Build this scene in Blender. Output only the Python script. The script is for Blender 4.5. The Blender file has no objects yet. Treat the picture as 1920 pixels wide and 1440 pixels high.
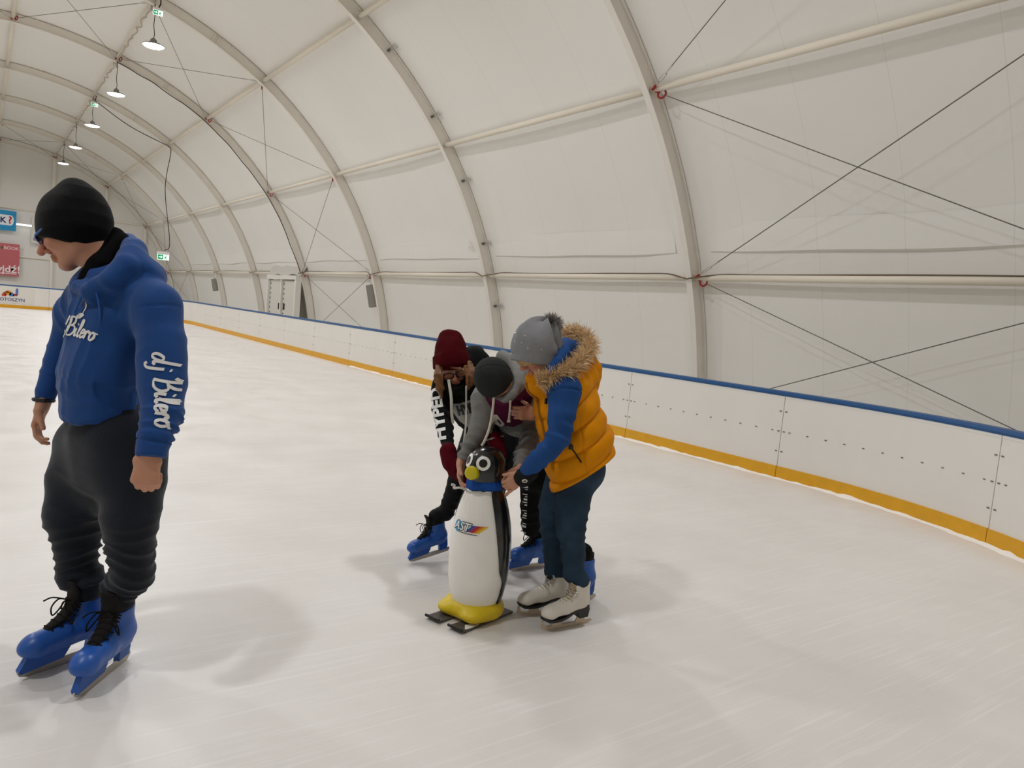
import bpy, math, random
import numpy as np
from mathutils import Matrix, Vector
from mathutils.bvhtree import BVHTree
SC = bpy.context.scene
COL = SC.collection
random.seed(4); RNG = np.random.default_rng(4)

# ------------------------------------------------------------ camera, world, exposure
FPX = 1385.0
CAM = np.array([0.0, 0.0, 1.5])
RGT = np.array([0.81106978, -0.57808865, 0.08932707])
DWN = np.array([0.02002263, -0.12518253, -0.99193167])
FWD = np.array([0.58460663, 0.80631436, -0.08995691])
cam_data = bpy.data.cameras.new('camera')
cam_data.sensor_width = 36.0
cam_data.lens = FPX / 1920.0 * 36.0
cam_data.clip_end = 300
cam = bpy.data.objects.new('camera', cam_data)
COL.objects.link(cam)
cam.matrix_world = Matrix(((RGT[0], -DWN[0], -FWD[0], CAM[0]), (RGT[1], -DWN[1], -FWD[1], CAM[1]),
                           (RGT[2], -DWN[2], -FWD[2], CAM[2]), (0, 0, 0, 1)))
SC.camera = cam
world = bpy.data.worlds.new('world'); SC.world = world
world.use_nodes = True
world.node_tree.nodes['Background'].inputs[0].default_value = (0.02, 0.022, 0.028, 1)
world.node_tree.nodes['Background'].inputs[1].default_value = 0.3
vs = SC.view_settings
vs.view_transform = 'Standard'; vs.look = 'None'; vs.gamma = 1.0; vs.use_curve_mapping = False
vs.exposure = 0.0
LAMP_POWER = 125.0
SC.cycles.diffuse_bounces = 8; SC.cycles.max_bounces = 12

# ------------------------------------------------------------ pixel helpers (1920 x 1440 frame)
def ray(x, y): return (x - 960) / FPX * RGT + (y - 720) / FPX * DWN + FWD
def pix(x, y, d): return CAM + d * ray(x, y)
def on_z(x, y, z=0.0):
    r = ray(x, y); return CAM + (z - CAM[2]) / r[2] * r
def on_y(x, y, Y):
    r = ray(x, y); return CAM + Y / r[1] * r
def on_x(x, y, X):
    r = ray(x, y); return CAM + X / r[0] * r
def nrm(v): v = np.asarray(v, float); return v / np.linalg.norm(v)

# ------------------------------------------------------------ materials
def srgb(h):
    h = h.lstrip('#'); o = []
    for i in (0, 2, 4):
        c = int(h[i:i + 2], 16) / 255
        o.append(c / 12.92 if c <= 0.04045 else ((c + 0.055) / 1.055) ** 2.4)
    return tuple(o) + (1.0,)
MATS = {}
def mat(name, col, rough=0.6, spec=0.4, metal=0.0, bump=0.0, scale=60.0, var=0.0, var_scale=6.0, emit=None, es=0.0,
        masks=None, sheen=0.0, coat=0.0, kind='noise', detail=3.0):
    """procedural principled material; masks = [(attribute, colour), ...] blended by a float attribute"""
    if name in MATS: return MATS[name]
    m = bpy.data.materials.new(name); m.use_nodes = True
    nt = m.node_tree; N = nt.nodes; L = nt.links
    b = N['Principled BSDF']
    c = srgb(col) if isinstance(col, str) else col
    b.inputs['Base Color'].default_value = c
    b.inputs['Roughness'].default_value = rough
    b.inputs['Specular IOR Level'].default_value = spec
    b.inputs['Metallic'].default_value = metal
    if sheen: b.inputs['Sheen Weight'].default_value = sheen
    if coat: b.inputs['Coat Weight'].default_value = coat; b.inputs['Coat Roughness'].default_value = 0.12
    tc = N.new('ShaderNodeTexCoord')
    out = None
    if var or masks:
        rgb = N.new('ShaderNodeRGB'); rgb.outputs[0].default_value = c; out = rgb.outputs[0]
        for att, mc in (masks or []):
            a = N.new('ShaderNodeAttribute'); a.attribute_name = att
            mr = N.new('ShaderNodeMapRange'); mr.inputs['From Min'].default_value = -0.0012; mr.inputs['From Max'].default_value = 0.0012
            if att.startswith('soft'): mr.inputs['From Min'].default_value = 0.0; mr.inputs['From Max'].default_value = 1.0
            L.new(a.outputs['Fac'], mr.inputs['Value'])
            mx = N.new('ShaderNodeMix'); mx.data_type = 'RGBA'
            L.new(mr.outputs['Result'], mx.inputs['Factor']); L.new(out, mx.inputs['A'])
            mx.inputs['B'].default_value = srgb(mc) if isinstance(mc, str) else mc
            out = mx.outputs['Result']
        if var:
            n = N.new('ShaderNodeTexNoise'); n.inputs['Scale'].default_value = var_scale; n.inputs['Detail'].default_value = 5
            L.new(tc.outputs['Object'], n.inputs['Vector'])
            mr = N.new('ShaderNodeMapRange'); mr.inputs['From Min'].default_value = 0.3; mr.inputs['From Max'].default_value = 0.7
            mr.inputs['To Min'].default_value = 1 - var; mr.inputs['To Max'].default_value = 1 + var
            L.new(n.outputs['Fac'], mr.inputs['Value'])
            mx = N.new('ShaderNodeMix'); mx.data_type = 'RGBA'; mx.blend_type = 'MULTIPLY'; mx.inputs['Factor'].default_value = 1
            L.new(out, mx.inputs['A']); L.new(mr.outputs['Result'], mx.inputs['B']); out = mx.outputs['Result']
        L.new(out, b.inputs['Base Color'])
    if bump:
        if kind == 'knit':
            n = N.new('ShaderNodeTexWave'); n.inputs['Scale'].default_value = scale; n.inputs['Distortion'].default_value = 1.5
            n.inputs['Detail'].default_value = 2
        else:
            n = N.new('ShaderNodeTexNoise'); n.inputs['Scale'].default_value = scale; n.inputs['Detail'].default_value = detail
        L.new(tc.outputs['Object'], n.inputs['Vector'])
        bp = N.new('ShaderNodeBump'); bp.inputs['Strength'].default_value = bump; bp.inputs['Distance'].default_value = 0.01
        L.new(n.outputs['Fac'], bp.inputs['Height']); L.new(bp.outputs['Normal'], b.inputs['Normal'])
    if emit:
        b.inputs['Emission Color'].default_value = srgb(emit) if isinstance(emit, str) else emit
        b.inputs['Emission Strength'].default_value = es
    MATS[name] = m
    return m

# ------------------------------------------------------------ object helpers
ORG = {}
def props(o, label=None, cat=None, group=None, kind=None):
    if label: o['label'] = label
    if cat: o['category'] = cat
    if group: o['group'] = group
    if kind: o['kind'] = kind
    return o
def thing(name, loc, label, cat, group=None, kind=None):
    o = bpy.data.objects.new(name, None); COL.objects.link(o)
    o.empty_display_size = 0.1
    o.location = tuple(float(v) for v in loc); ORG[o.name] = np.array(loc, float)
    return props(o, label, cat, group, kind)
def new_mesh(name, V, F, m, smooth=False, attrs=None, mats=None, fm=None):
    me = bpy.data.meshes.new(name)
    V = np.asarray(V, float)
    if isinstance(F, np.ndarray) and F.ndim == 2:
        n, k = F.shape
        me.vertices.add(len(V)); me.vertices.foreach_set('co', V.astype(np.float32).ravel())
        me.loops.add(n * k); me.loops.foreach_set('vertex_index', F.astype(np.int32).ravel())
        me.polygons.add(n); me.polygons.foreach_set('loop_start', np.arange(0, n * k, k, dtype=np.int32))
        me.polygons.foreach_set('loop_total', np.full(n, k, dtype=np.int32))
    else:
        me.from_pydata([tuple(v) for v in V], [], [tuple(int(i) for i in f) for f in F])
    for k, a in (attrs or {}).items():
        at = me.attributes.new(k, 'FLOAT', 'POINT'); at.data.foreach_set('value', np.asarray(a, np.float32))
    for mm in (mats or [m]): me.materials.append(mm)
    if fm is not None: me.polygons.foreach_set('material_index', np.asarray(fm, np.int32))
    if smooth: me.polygons.foreach_set('use_smooth', np.ones(len(me.polygons), bool))
    me.update(); me.validate()
    return me
def obj(name, V, F, m, parent=None, smooth=False, label=None, cat=None, group=None, kind=None, **kw):
    """links one mesh; world coordinates in V, stored relative to the parent thing's base"""
    V = np.asarray(V, float)
    if parent is None:
        c = V.mean(0); c = np.array([c[0], c[1], V[:, 2].min()])
    else: c = ORG[parent.name]
    o = bpy.data.objects.new(name, new_mesh(name, V - c, F, m, smooth, **kw)); COL.objects.link(o)
    ORG[o.name] = c
    if parent is None: o.location = tuple(c)
    else: o.parent = parent
    return props(o, label, cat, group, kind)

class MB:
    """collects simple shapes into one mesh"""
    def __init__(s): s.V = []; s.F = []; s.n = 0
    def add(s, V, F):
        V = np.asarray(V, float); s.V.append(V)
        s.F += [tuple(int(i) + s.n for i in f) for f in F]; s.n += len(V); return s
    def box(s, c, h, R=None, bev=0.0):
        c = np.asarray(c, float); h = np.asarray(h, float); R = np.eye(3) if R is None else np.asarray(R, float)
        if bev <= 0:
            q = np.array([[x, y, z] for z in (-1, 1) for y in (-1, 1) for x in (-1, 1)], float) * h
            F = [(0, 2, 3, 1), (4, 5, 7, 6), (0, 1, 5, 4), (2, 6, 7, 3), (0, 4, 6, 2), (1, 3, 7, 5)]
            return s.add(c + q @ R, F)
        # bevelled: three inset rectangles joined
        pts = []; F = []
        for ax in range(3):
            for sg in (-1, 1):
                o = [i for i in range(3) if i != ax]
                for a, b in ((-1, -1), (1, -1), (1, 1), (-1, 1)):
                    p = np.zeros(3); p[ax] = sg * h[ax]; p[o[0]] = a * (h[o[0]] - bev); p[o[1]] = b * (h[o[1]] - bev); pts.append(p)
        pts = np.array(pts)
        def idx(ax, sg, sv):
            o = [i for i in range(3) if i != ax]
            k = {(-1, -1): 0, (1, -1): 1, (1, 1): 2, (-1, 1): 3}[(sv[o[0]], sv[o[1]])]
            return (ax * 2 + (sg > 0)) * 4 + k
        for ax in range(3):
            for sg in (-1, 1):
                b = (ax * 2 + (sg > 0)) * 4; F.append((b, b + 1, b + 2, b + 3))
        for a in range(3):
            for b in range(a + 1, 3):
                cx = 3 - a - b
                for sa in (-1, 1):
                    for sb in (-1, 1):
                        sv0 = {a: sa, b: sb, cx: -1}; sv1 = {a: sa, b: sb, cx: 1}
                        F.append((idx(a, sa, sv0), idx(a, sa, sv1), idx(b, sb, sv1), idx(b, sb, sv0)))
        for sx in (-1, 1):
            for sy in (-1, 1):
                for sz in (-1, 1):
                    sv = {0: sx, 1: sy, 2: sz}; F.append((idx(0, sx, sv), idx(1, sy, sv), idx(2, sz, sv)))
        return s.add(c + pts @ R, F)
    def tube(s, P, r, n=8, caps=True, flat=None):
        P = np.asarray(P, float); m = len(P)
        r = np.full(m, r) if np.isscalar(r) else np.asarray(r, float)
        T = np.gradient(P, axis=0); T /= np.linalg.norm(T, axis=1)[:, None] + 1e-12
        up = np.array([0, 0, 1.0]) if abs(T[0][2]) < 0.9 else np.array([1.0, 0, 0])
        V = []
        side = nrm(np.cross(T[0], up))
        for i in range(m):
            side = nrm(side - T[i] * (side @ T[i])); b = np.cross(T[i], side)
            for k in range(n):
                a = 2 * math.pi * k / n
                V.append(P[i] + r[i] * (math.cos(a) * side + math.sin(a) * b * (flat or 1.0)))
        F = [(i * n + k, i * n + (k + 1) % n, (i + 1) * n + (k + 1) % n, (i + 1) * n + k) for i in range(m - 1) for k in range(n)]
        if caps: F += [tuple(range(n))[::-1], tuple((m - 1) * n + k for k in range(n))]
        return s.add(V, F)
    def rev(s, prof, n=24, M=None):
        """revolve (radius, height) profile about z, placed by 4x4 M"""
        prof = np.asarray(prof, float); V = []
        for r, z in prof:
            for k in range(n):
                a = 2 * math.pi * k / n; V.append((r * math.cos(a), r * math.sin(a), z))
        m = len(prof)
        F = [(i * n + k, i * n + (k + 1) % n, (i + 1) * n + (k + 1) % n, (i + 1) * n + k) for i in range(m - 1) for k in range(n)]
        if prof[0][0] > 1e-6: F.append(tuple(range(n))[::-1])
        if prof[-1][0] > 1e-6: F.append(tuple((m - 1) * n + k for k in range(n)))
        V = np.array(V)
        if M is not None: V = V @ M[:3, :3].T + M[:3, 3]
        return s.add(V, F)
    def strip(s, A, B):
        A = np.asarray(A, float); B = np.asarray(B, float); n = len(A)
        return s.add(np.vstack([A, B]), [(i, i + 1, n + i + 1, n + i) for i in range(n - 1)])
    def obj(s, name, m, parent=None, **kw):
        return obj(name, np.vstack(s.V), s.F, m, parent, **kw)
def frame(x, z=None, y=None, o=(0, 0, 0)):
    """4x4 with given x axis and approximate z (up)"""
    x = nrm(x); z = np.array([0, 0, 1.0]) if z is None else nrm(z)
    y = nrm(np.cross(z, x)); z = np.cross(x, y)
    M = np.eye(4); M[:3, 0] = x; M[:3, 1] = y; M[:3, 2] = z; M[:3, 3] = o
    return M
def copy_tree(o, parent=None):
    c = o.copy(); COL.objects.link(c); c.parent = parent
    ORG[c.name] = ORG.get(o.name, np.zeros(3))
    for ch in list(o.children): copy_tree(ch, c)
    return c

# ------------------------------------------------------------ base materials
M_MEMBRANE = mat('white_membrane', '#efede8', 0.55, 0.3, bump=0.03, scale=3.0, var=0.015, var_scale=0.4)
M_STEEL_WHITE = mat('white_painted_steel', '#e9e4db', 0.5, 0.4, var=0.02, var_scale=2.0)
M_TUBE = mat('cream_painted_tube', '#ece3d3', 0.45, 0.4, var=0.02, var_scale=2.0)
M_ICE = None
M_BOARD = mat('white_board_plastic', '#dfdbd4', 0.4, 0.4, var=0.02, var_scale=1.5, bump=0.02, scale=8)
M_BLUE_RAIL = mat('blue_rail_plastic', '#0c4a80', 0.4, 0.4)
M_YELLOW_KICK = mat('yellow_kick_plastic', '#d69d14', 0.45, 0.4, var=0.06, var_scale=8)
M_GREY_METAL = mat('grey_galvanised_metal', '#bdbdb8', 0.35, 0.5, metal=0.3)
M_DARK_CABLE = mat('dark_rubber_cable', '#2b2825', 0.6, 0.3)
M_WIRE = mat('steel_wire_rope', '#6e6a63', 0.45, 0.5, metal=0.3)
M_RED = mat('red_painted_shackle', '#9c1f22', 0.5, 0.4)
M_BOLT = mat('dull_bolt_steel', '#77716a', 0.5, 0.5, metal=0.5)
M_BLACK = mat('black_plastic', '#141414', 0.45, 0.4)
M_WHITE = mat('white_print', '#ecebe8', 0.6, 0.2)

# ------------------------------------------------------------ floor: ice sheet and concrete slab
def ice_material():
    m = bpy.data.materials.new('skated_ice'); m.use_nodes = True; nt = m.node_tree; N = nt.nodes; L = nt.links
    b = N['Principled BSDF']; tc = N.new('ShaderNodeTexCoord')
    n1 = N.new('ShaderNodeTexNoise'); n1.inputs['Scale'].default_value = 0.9; n1.inputs['Detail'].default_value = 6; n1.inputs['Roughness'].default_value = 0.6
    L.new(tc.outputs['Object'], n1.inputs['Vector'])
    cr = N.new('ShaderNodeValToRGB')
    cr.color_ramp.elements[0].position = 0.3; cr.color_ramp.elements[0].color = srgb('#dad5cf')
    cr.color_ramp.elements[1].position = 0.7; cr.color_ramp.elements[1].color = srgb('#e5e1db')
    L.new(n1.outputs['Fac'], cr.inputs['Fac'])
    # skate scratches: thin stretched noise in two directions
    prev = cr.outputs['Color']; hts = []
    for ang, sc in ((0.5, 1.0), (-0.7, 1.3), (1.35, 0.8), (2.3, 1.1)):
        mp = N.new('ShaderNodeMapping'); mp.inputs['Rotation'].default_value = (0, 0, ang); mp.inputs['Scale'].default_value = (1.1 * sc, 34 * sc, 1)
        L.new(tc.outputs['Object'], mp.inputs['Vector'])
        n = N.new('ShaderNodeTexNoise'); n.inputs['Scale'].default_value = 1.0; n.inputs['Detail'].default_value = 3; n.inputs['Distortion'].default_value = 0.35
        L.new(mp.outputs['Vector'], n.inputs['Vector'])
        mr = N.new('ShaderNodeMapRange'); mr.inputs['From Min'].default_value = 0.6; mr.inputs['From Max'].default_value = 0.72
        L.new(n.outputs['Fac'], mr.inputs['Value']); hts.append(mr.outputs['Result'])
        mx = N.new('ShaderNodeMix'); mx.data_type = 'RGBA'
        mm = N.new('ShaderNodeMath'); mm.operation = 'MULTIPLY'; mm.inputs[1].default_value = 0.3
        L.new(mr.outputs['Result'], mm.inputs[0]); L.new(mm.outputs[0], mx.inputs['Factor'])
        L.new(prev, mx.inputs['A']); mx.inputs['B'].default_value = srgb('#f2f0ec'); prev = mx.outputs['Result']
    L.new(prev, b.inputs['Base Color'])
    add = hts[0]
    for hh in hts[1:]:
        a = N.new('ShaderNodeMath'); a.operation = 'ADD'; L.new(add, a.inputs[0]); L.new(hh, a.inputs[1]); add = a.outputs[0]
    bp = N.new('ShaderNodeBump'); bp.inputs['Strength'].default_value = 0.12; bp.inputs['Distance'].default_value = 0.004
    L.new(add, bp.inputs['Height']); L.new(bp.outputs['Normal'], b.inputs['Normal'])
    nr = N.new('ShaderNodeTexNoise'); nr.inputs['Scale'].default_value = 2.2; nr.inputs['Detail'].default_value = 5
    L.new(tc.outputs['Object'], nr.inputs['Vector'])
    mr = N.new('ShaderNodeMapRange'); mr.inputs['From Min'].default_value = 0.3; mr.inputs['From Max'].default_value = 0.7
    mr.inputs['To Min'].default_value = 0.28; mr.inputs['To Max'].default_value = 0.5
    L.new(nr.outputs['Fac'], mr.inputs['Value']); L.new(mr.outputs['Result'], b.inputs['Roughness'])
    b.inputs['Specular IOR Level'].default_value = 0.35
    return m
XC, ZC, YB = 0.664, -1.1, 7.13           # arch axis, arch centre height, board line
BX = 7.14
LX = XC - (BX - XC)                       # opposite boards
Y_END = 37.6
def rect(x0, x1, y0, y1, z): return [(x0, y0, z), (x1, y0, z), (x1, y1, z), (x0, y1, z)], [(0, 1, 2, 3)]
V, F = rect(LX - 0.05, BX + 0.05, -14.0, Y_END + 0.05, 0.0)
obj('floor', V, F, ice_material(), kind='structure', label='pale skated ice sheet of the rink', cat='ice')
V, F = rect(-14, 15, -16, 62, -0.03)
obj('floor_concrete', V, F, mat('grey_concrete', '#c4c0b8', 0.8, 0.2, var=0.08, var_scale=0.8, bump=0.05, scale=20), kind='structure',
    label='grey concrete slab around the ice sheet', cat='floor')

# ------------------------------------------------------------ arched hall
PTH = [0.0, 16.45, 34.41, 52.43, 70.68]   # purlin angles, degrees from the crown
PR = [11.048, 11.031, 11.099, 11.102, 11.066]
def arc(th, off=0.0):
    r = np.interp(abs(th), PTH + [84.3], PR + [11.06]) + off
    a = math.radians(th); return np.array([XC + r * math.sin(a), 0, ZC + r * math.cos(a)])
TH_END = 84.6
RIB0, RIBS = 9.702, 7.1557
def rib_y(k): return RIB0 + k * RIBS
NIN, NOUT, NMEM = -0.14, 0.14, 0.165
# membrane, one panel per bay so that each sheet has its own edges
def membrane_bay(k):
    y0, y1 = rib_y(k), rib_y(k + 1); ths = np.linspace(-TH_END, TH_END, 121); ys = np.linspace(0, 1, 17)
    V = []
    for th in ths:
        for t in ys:
            bulge = 0.05 * math.sin(math.pi * t) * (1 if abs(th) < 66 else 0.4)
            wr = 0.0
            if 66 < abs(th) < 84: wr = 0.018 * math.sin(th * 2.1 + 1.3 * k + 4 * t) * math.sin(math.pi * t)
            p = arc(th, NMEM + bulge + wr); p[1] = y0 + (y1 - y0) * t; V.append(p)
    n = len(ys)
    F = [(i * n + j, i * n + j + 1, (i + 1) * n + j + 1, (i + 1) * n + j) for i in range(len(ths) - 1) for j in range(n - 1)]
    return V, F
def membrane_material():
    m = M_MEMBRANE; nt = m.node_tree; N = nt.nodes; L = nt.links; b = N['Principled BSDF']
    src = b.inputs['Base Color'].links[0].from_socket
    tc = N.new('ShaderNodeTexCoord'); sp = N.new('ShaderNodeSeparateXYZ'); L.new(tc.outputs['Object'], sp.inputs[0])
    m1 = N.new('ShaderNodeMath'); m1.operation = 'MULTIPLY'; m1.inputs[1].default_value = 1 / 1.43; L.new(sp.outputs['Y'], m1.inputs[0])
    m2 = N.new('ShaderNodeMath'); m2.operation = 'FRACT'; L.new(m1.outputs[0], m2.inputs[0])
    m3 = N.new('ShaderNodeMath'); m3.operation = 'LESS_THAN'; m3.inputs[1].default_value = 0.008; L.new(m2.outputs[0], m3.inputs[0])
    m4 = N.new('ShaderNodeMath'); m4.operation = 'MULTIPLY'; m4.inputs[1].default_value = 0.22; L.new(m3.outputs[0], m4.inputs[0])
    mx = N.new('ShaderNodeMix'); mx.data_type = 'RGBA'; L.new(m4.outputs[0], mx.inputs['Factor']); L.new(src, mx.inputs['A'])
    mx.inputs['B'].default_value = srgb('#bdb7ad'); L.new(mx.outputs['Result'], b.inputs['Base Color'])
membrane_material()
K0, K1 = -3, 7
ceil = thing('ceiling', (XC, 20, 0), 'white arched tent membrane roof over the ice rink', 'roof', kind='structure')
for k in range(K0, K1):
    V, F = membrane_bay(k); obj('membrane_sheet', V, F, M_MEMBRANE, ceil, smooth=True)
# ribs
M_RIBWEB = M_STEEL_WHITE
for k in range(K0, K1 + 1):
    yk = rib_y(k); ths = np.linspace(-TH_END, TH_END, 97)
    t = thing('arch_rib', (XC, yk, 0), {1: 'white steel arch rib carrying a row of silver membrane clamps', 3: 'white steel arch rib with a dark cable running along it', 0: 'white steel arch rib where the cross cables meet red shackles', 7: 'white steel arch rib standing against the far gable wall', 2: 'white steel arch rib with a grey loudspeaker hanging low beside it'}.get(k, 'plain white steel arch rib curving over the rink'), 'beam', 'arch ribs of the tent hall')
    def sheet(pts_off, name, wy):
        mb = MB(); A = []
        # rectangular tube section swept along the arch: offsets (o0,o1), half width wy
        o0, o1 = pts_off; V = []
        for th in ths:
            for o, s in ((o0, -wy), (o1, -wy), (o1, wy), (o0, wy)):
                p = arc(th, o); p[1] = yk + s; V.append(p)
        F = [(i * 4 + a, i * 4 + (a + 1) % 4, (i + 1) * 4 + (a + 1) % 4, (i + 1) * 4 + a) for i in range(len(ths) - 1) for a in range(4)]
        F += [(0, 1, 2, 3), tuple(len(V) - 4 + i for i in range(4))]
        obj(name, V, F, M_STEEL_WHITE, t)
    sheet((NIN, NIN + 0.014), 'inner_flange', 0.07)
    sheet((NIN + 0.014, NOUT - 0.012), 'web', 0.006)
    sheet((NOUT - 0.012, NOUT), 'outer_flange', 0.07)
    for th in (-62, -43.5, -25.4, -8.2, 8.2, 25.4, 43.5, 62):          # splice plates
        p = arc(th, 0.0); p[1] = yk; a = math.radians(th)
        R = np.array([[math.cos(a), 0, -math.sin(a)], [0, 1, 0], [math.sin(a), 0, math.cos(a)]])
        if abs(th) == 25.4 or k <= 2 and False:
            MB().box(p, (0.012, 0.066, 0.125), R).box(p + R[0] * 0.13, (0.012, 0.066, 0.125), R).obj('splice_plate', M_STEEL_WHITE, t)
    for th in PTH:
        for s in ((1, -1) if th else (1,)):
            a = math.radians(th * s); R = np.array([[math.cos(a), 0, -math.sin(a)], [0, 1, 0], [math.sin(a), 0, math.cos(a)]])
            p = arc(th * s, 0.0); p[1] = yk
            mb = MB().box(p, (0.115, 0.016, 0.11), R)
            for u in (-1, 1):
                for w in (-1, 1):
                    for e in (-1, 1):
                        mb.box(p + R[0] * 0.09 * u + R[2] * 0.085 * w + np.array([0, 0.022 * e, 0]), (0.016, 0.008, 0.016), R)
            mb.obj('connection_plate', M_STEEL_WHITE, t)
# purlins, one tube per bay and angle
def purlin_label(i, s):
    if i == 0: return 'cream purlin tube along the crown of the arched roof'
    if s < 0: return 'cream purlin tube on the roof half across the rink from the door'
    return ['', 'cream purlin tube carrying the wavy lamp cable and pendant lamps', 'cream purlin tube in the row next below the lamp purlin',
            'cream purlin tube in the row next above the cable-topped purlin', 'lowest cream purlin tube with a brown cable lying on it'][i]
for th in PTH:
    for s in ((1, -1) if th else (1,)):
        for k in range(K0, K1):
            p0 = arc(th * s); p1 = p0.copy(); p0[1] = rib_y(k) + 0.014; p1[1] = rib_y(k + 1) - 0.014
            MB().tube([p0, p1], 0.062, 16).obj('roof_purlin', M_TUBE, smooth=False, label=purlin_label(PTH.index(th), s), cat='tube',
                                              group='purlin tubes of the tent hall')
for o in bpy.data.objects:
    if o.name.startswith('roof_purlin'):
        for pl in o.data.polygons: pl.use_smooth = len(pl.vertices) == 4
# end walls
def end_wall(name, yk, label):
    ths = np.linspace(-TH_END, TH_END, 61); P = [arc(th, NMEM) for th in ths]
    for p in P: p[1] = yk
    w = obj(name, P, [tuple(range(len(P)))], M_MEMBRANE, kind='structure', label=label, cat='wall')
    return w
end_wall('wall_far', rib_y(7) + 0.08, 'white membrane gable wall at the far end of the rink hall')
end_wall('wall_near', rib_y(-3) - 0.08, 'white membrane gable wall behind the photographer')
yw = rib_y(7)
for x in (XC - 6.27, XC - 3.12, XC, XC + 3.12, XC + 6.27, XC + 8.8):
    zt = ZC + math.sqrt(11.04 ** 2 - (x - XC) ** 2) - 0.16
    MB().box((x, yw - 0.135, zt / 2), (0.08, 0.06, zt / 2)).obj('gable_post', M_STEEL_WHITE, label='white steel post standing against the far gable wall', cat='post', group='gable posts')
for z in (2.56, 5.67):
    hw = math.sqrt(10.85 ** 2 - (z - ZC) ** 2)
    MB().tube([(XC - hw, yw + 0.0, z), (XC + hw, yw + 0.0, z)], 0.05, 10).obj('gable_rail', M_TUBE, label='cream horizontal rail across the far gable wall', cat='rail', group='gable rails')

# membrane flap: the sagging hem that crosses each bay above the lowest purlin
def flap(k):
    y0, y1 = rib_y(k) + 0.5, rib_y(k + 1) - 0.35; n = 34; A = []; B = []; C = []
    for i in range(n):
        t = i / (n - 1); y = y0 + (y1 - y0) * t; e = min(1.0, 7 * t, 7 * (1 - t) + 0.2)
        ph = 0.5 * math.sin(5 * t + k) + 0.3 * math.sin(11 * t + 2 * k)
        for lst, th, off in ((A, 65.6 + 0.3 * ph, NMEM + 0.02), (B, 68.3 + 0.2 * ph, NMEM - (0.012 + 0.014 * e)), (C, 68.5 + 0.25 * ph, NMEM + 0.01)):
            p = arc(th, off); p[1] = y; lst.append(p)
    return MB().strip(A, B).strip(B, C)
for k in range(-2, 6):
    flap(k).obj('membrane_hem', M_MEMBRANE, ceil, smooth=True)

# ------------------------------------------------------------ bracing cables
def cable(a, b, where):
    a = np.array(a); b = np.array(b); d = b - a; Ln = np.linalg.norm(d); u = d / Ln
    t = thing('bracing_cable', a, 'thin steel cross bracing cable ' + where, 'cable', 'cross bracing cables')
    MB().tube([a + u * 0.75, b - u * 0.3], 0.0085, 6).obj('wire_rope', M_WIRE, t)
    MB().tube([a + u * 0.05, a + u * 0.16, a + u * 0.2], [0.022, 0.026, 0.012], 8).obj('shackle', M_RED, t)
    M = frame(u, (0.1, 0.3, 1)); y = M[:3, 1]
    mb = MB()
    for s in (-1, 1): mb.tube([a + u * 0.28, a + u * 0.32 + y * s * 0.03, a + u * 0.52 + y * s * 0.03, a + u * 0.56], 0.0095, 6)
    mb.tube([a + u * 0.18, a + u * 0.3], 0.009, 6).tube([a + u * 0.54, a + u * 0.76], [0.009, 0.014], 6)
    mb.obj('turnbuckle', M_GREY_METAL, t)
    ring = [b - u * 0.22 + 0.075 * (math.cos(q) * u + math.sin(q) * np.cross(u, y)) for q in np.linspace(0, 2 * math.pi, 15)]
    MB().tube(ring, 0.018, 6, caps=False).tube([b - u * 0.02, b - u * 0.16], 0.018, 6).obj('ring', M_RED, t)
def node(i, k, s=1, dk=0.0, off=-0.03):
    th = 84.0 if i == 5 else PTH[abs(i)] * (1 if i >= 0 else -1)
    p = arc(th, off); p[1] = rib_y(k) + dk; return p
for k in (-1, 2, 6):
    for i in range(-2, 5):
        wh = {-1: 'in the bay next to the curved barrier corner', 2: 'in the bay between the loudspeaker rib and the cable rib', 6: 'in the last bay against the far gable wall'}[k]
        cable(node(i + 1, k, dk=0.06), node(i, k + 1, dk=-0.06), wh)
        # the second diagonal: from the lower node of the far rib up to the upper node of the near rib
        cable(node(i + 1, k + 1, dk=-0.06, off=-0.07), node(i, k, dk=0.06, off=-0.07), wh)

# ------------------------------------------------------------ rink boards
RC, YS = 4.5, 4.4                          # corner radius and where the curve begins
def board_path(s):
    """point and outward normal on the near-right boards; s grows away from the camera, 0 at curve start"""
    if s >= 0:
        L = Y_END - 5.2 - YS
        if s <= L: return np.array([BX, YS + s, 0]), np.array([1.0, 0, 0])
        a = (s - L) / 5.2
        if a <= math.pi / 2: return np.array([BX - 5.2 + 5.2 * math.cos(a), Y_END - 5.2 + 5.2 * math.sin(a), 0]), np.array([math.cos(a), math.sin(a), 0])
        q = s - L - 5.2 * math.pi / 2
        return np.array([BX - 5.2 - q, Y_END, 0]), np.array([0, 1.0, 0])
    a = -s / RC
    return np.array([BX - RC + RC * math.cos(a), YS - RC * math.sin(a), 0]), np.array([math.cos(a), -math.sin(a), 0])
barrier = thing('rink_barrier', (BX, 18, 0), 'white plastic rink barrier with blue top rail and yellow kick plate', 'barrier')
HB = 0.96
def sweep(s0, s1, prof, n):
    V = []; m = len(prof)
    for s in np.linspace(s0, s1, n):
        p, nn = board_path(s)
        for o, z in prof: V.append(p + nn * o + np.array([0, 0, z]))
    F = [(i * m + a, i * m + (a + 1) % m, (i + 1) * m + (a + 1) % m, (i + 1) * m + a) for i in range(n - 1) for a in range(m)]
    F += [tuple(range(m)), tuple((n - 1) * m + a for a in range(m))[::-1]]
    return V, F
PAN = 2.36
seams = [0.36 + PAN * i for i in range(-3, 24)]
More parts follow.
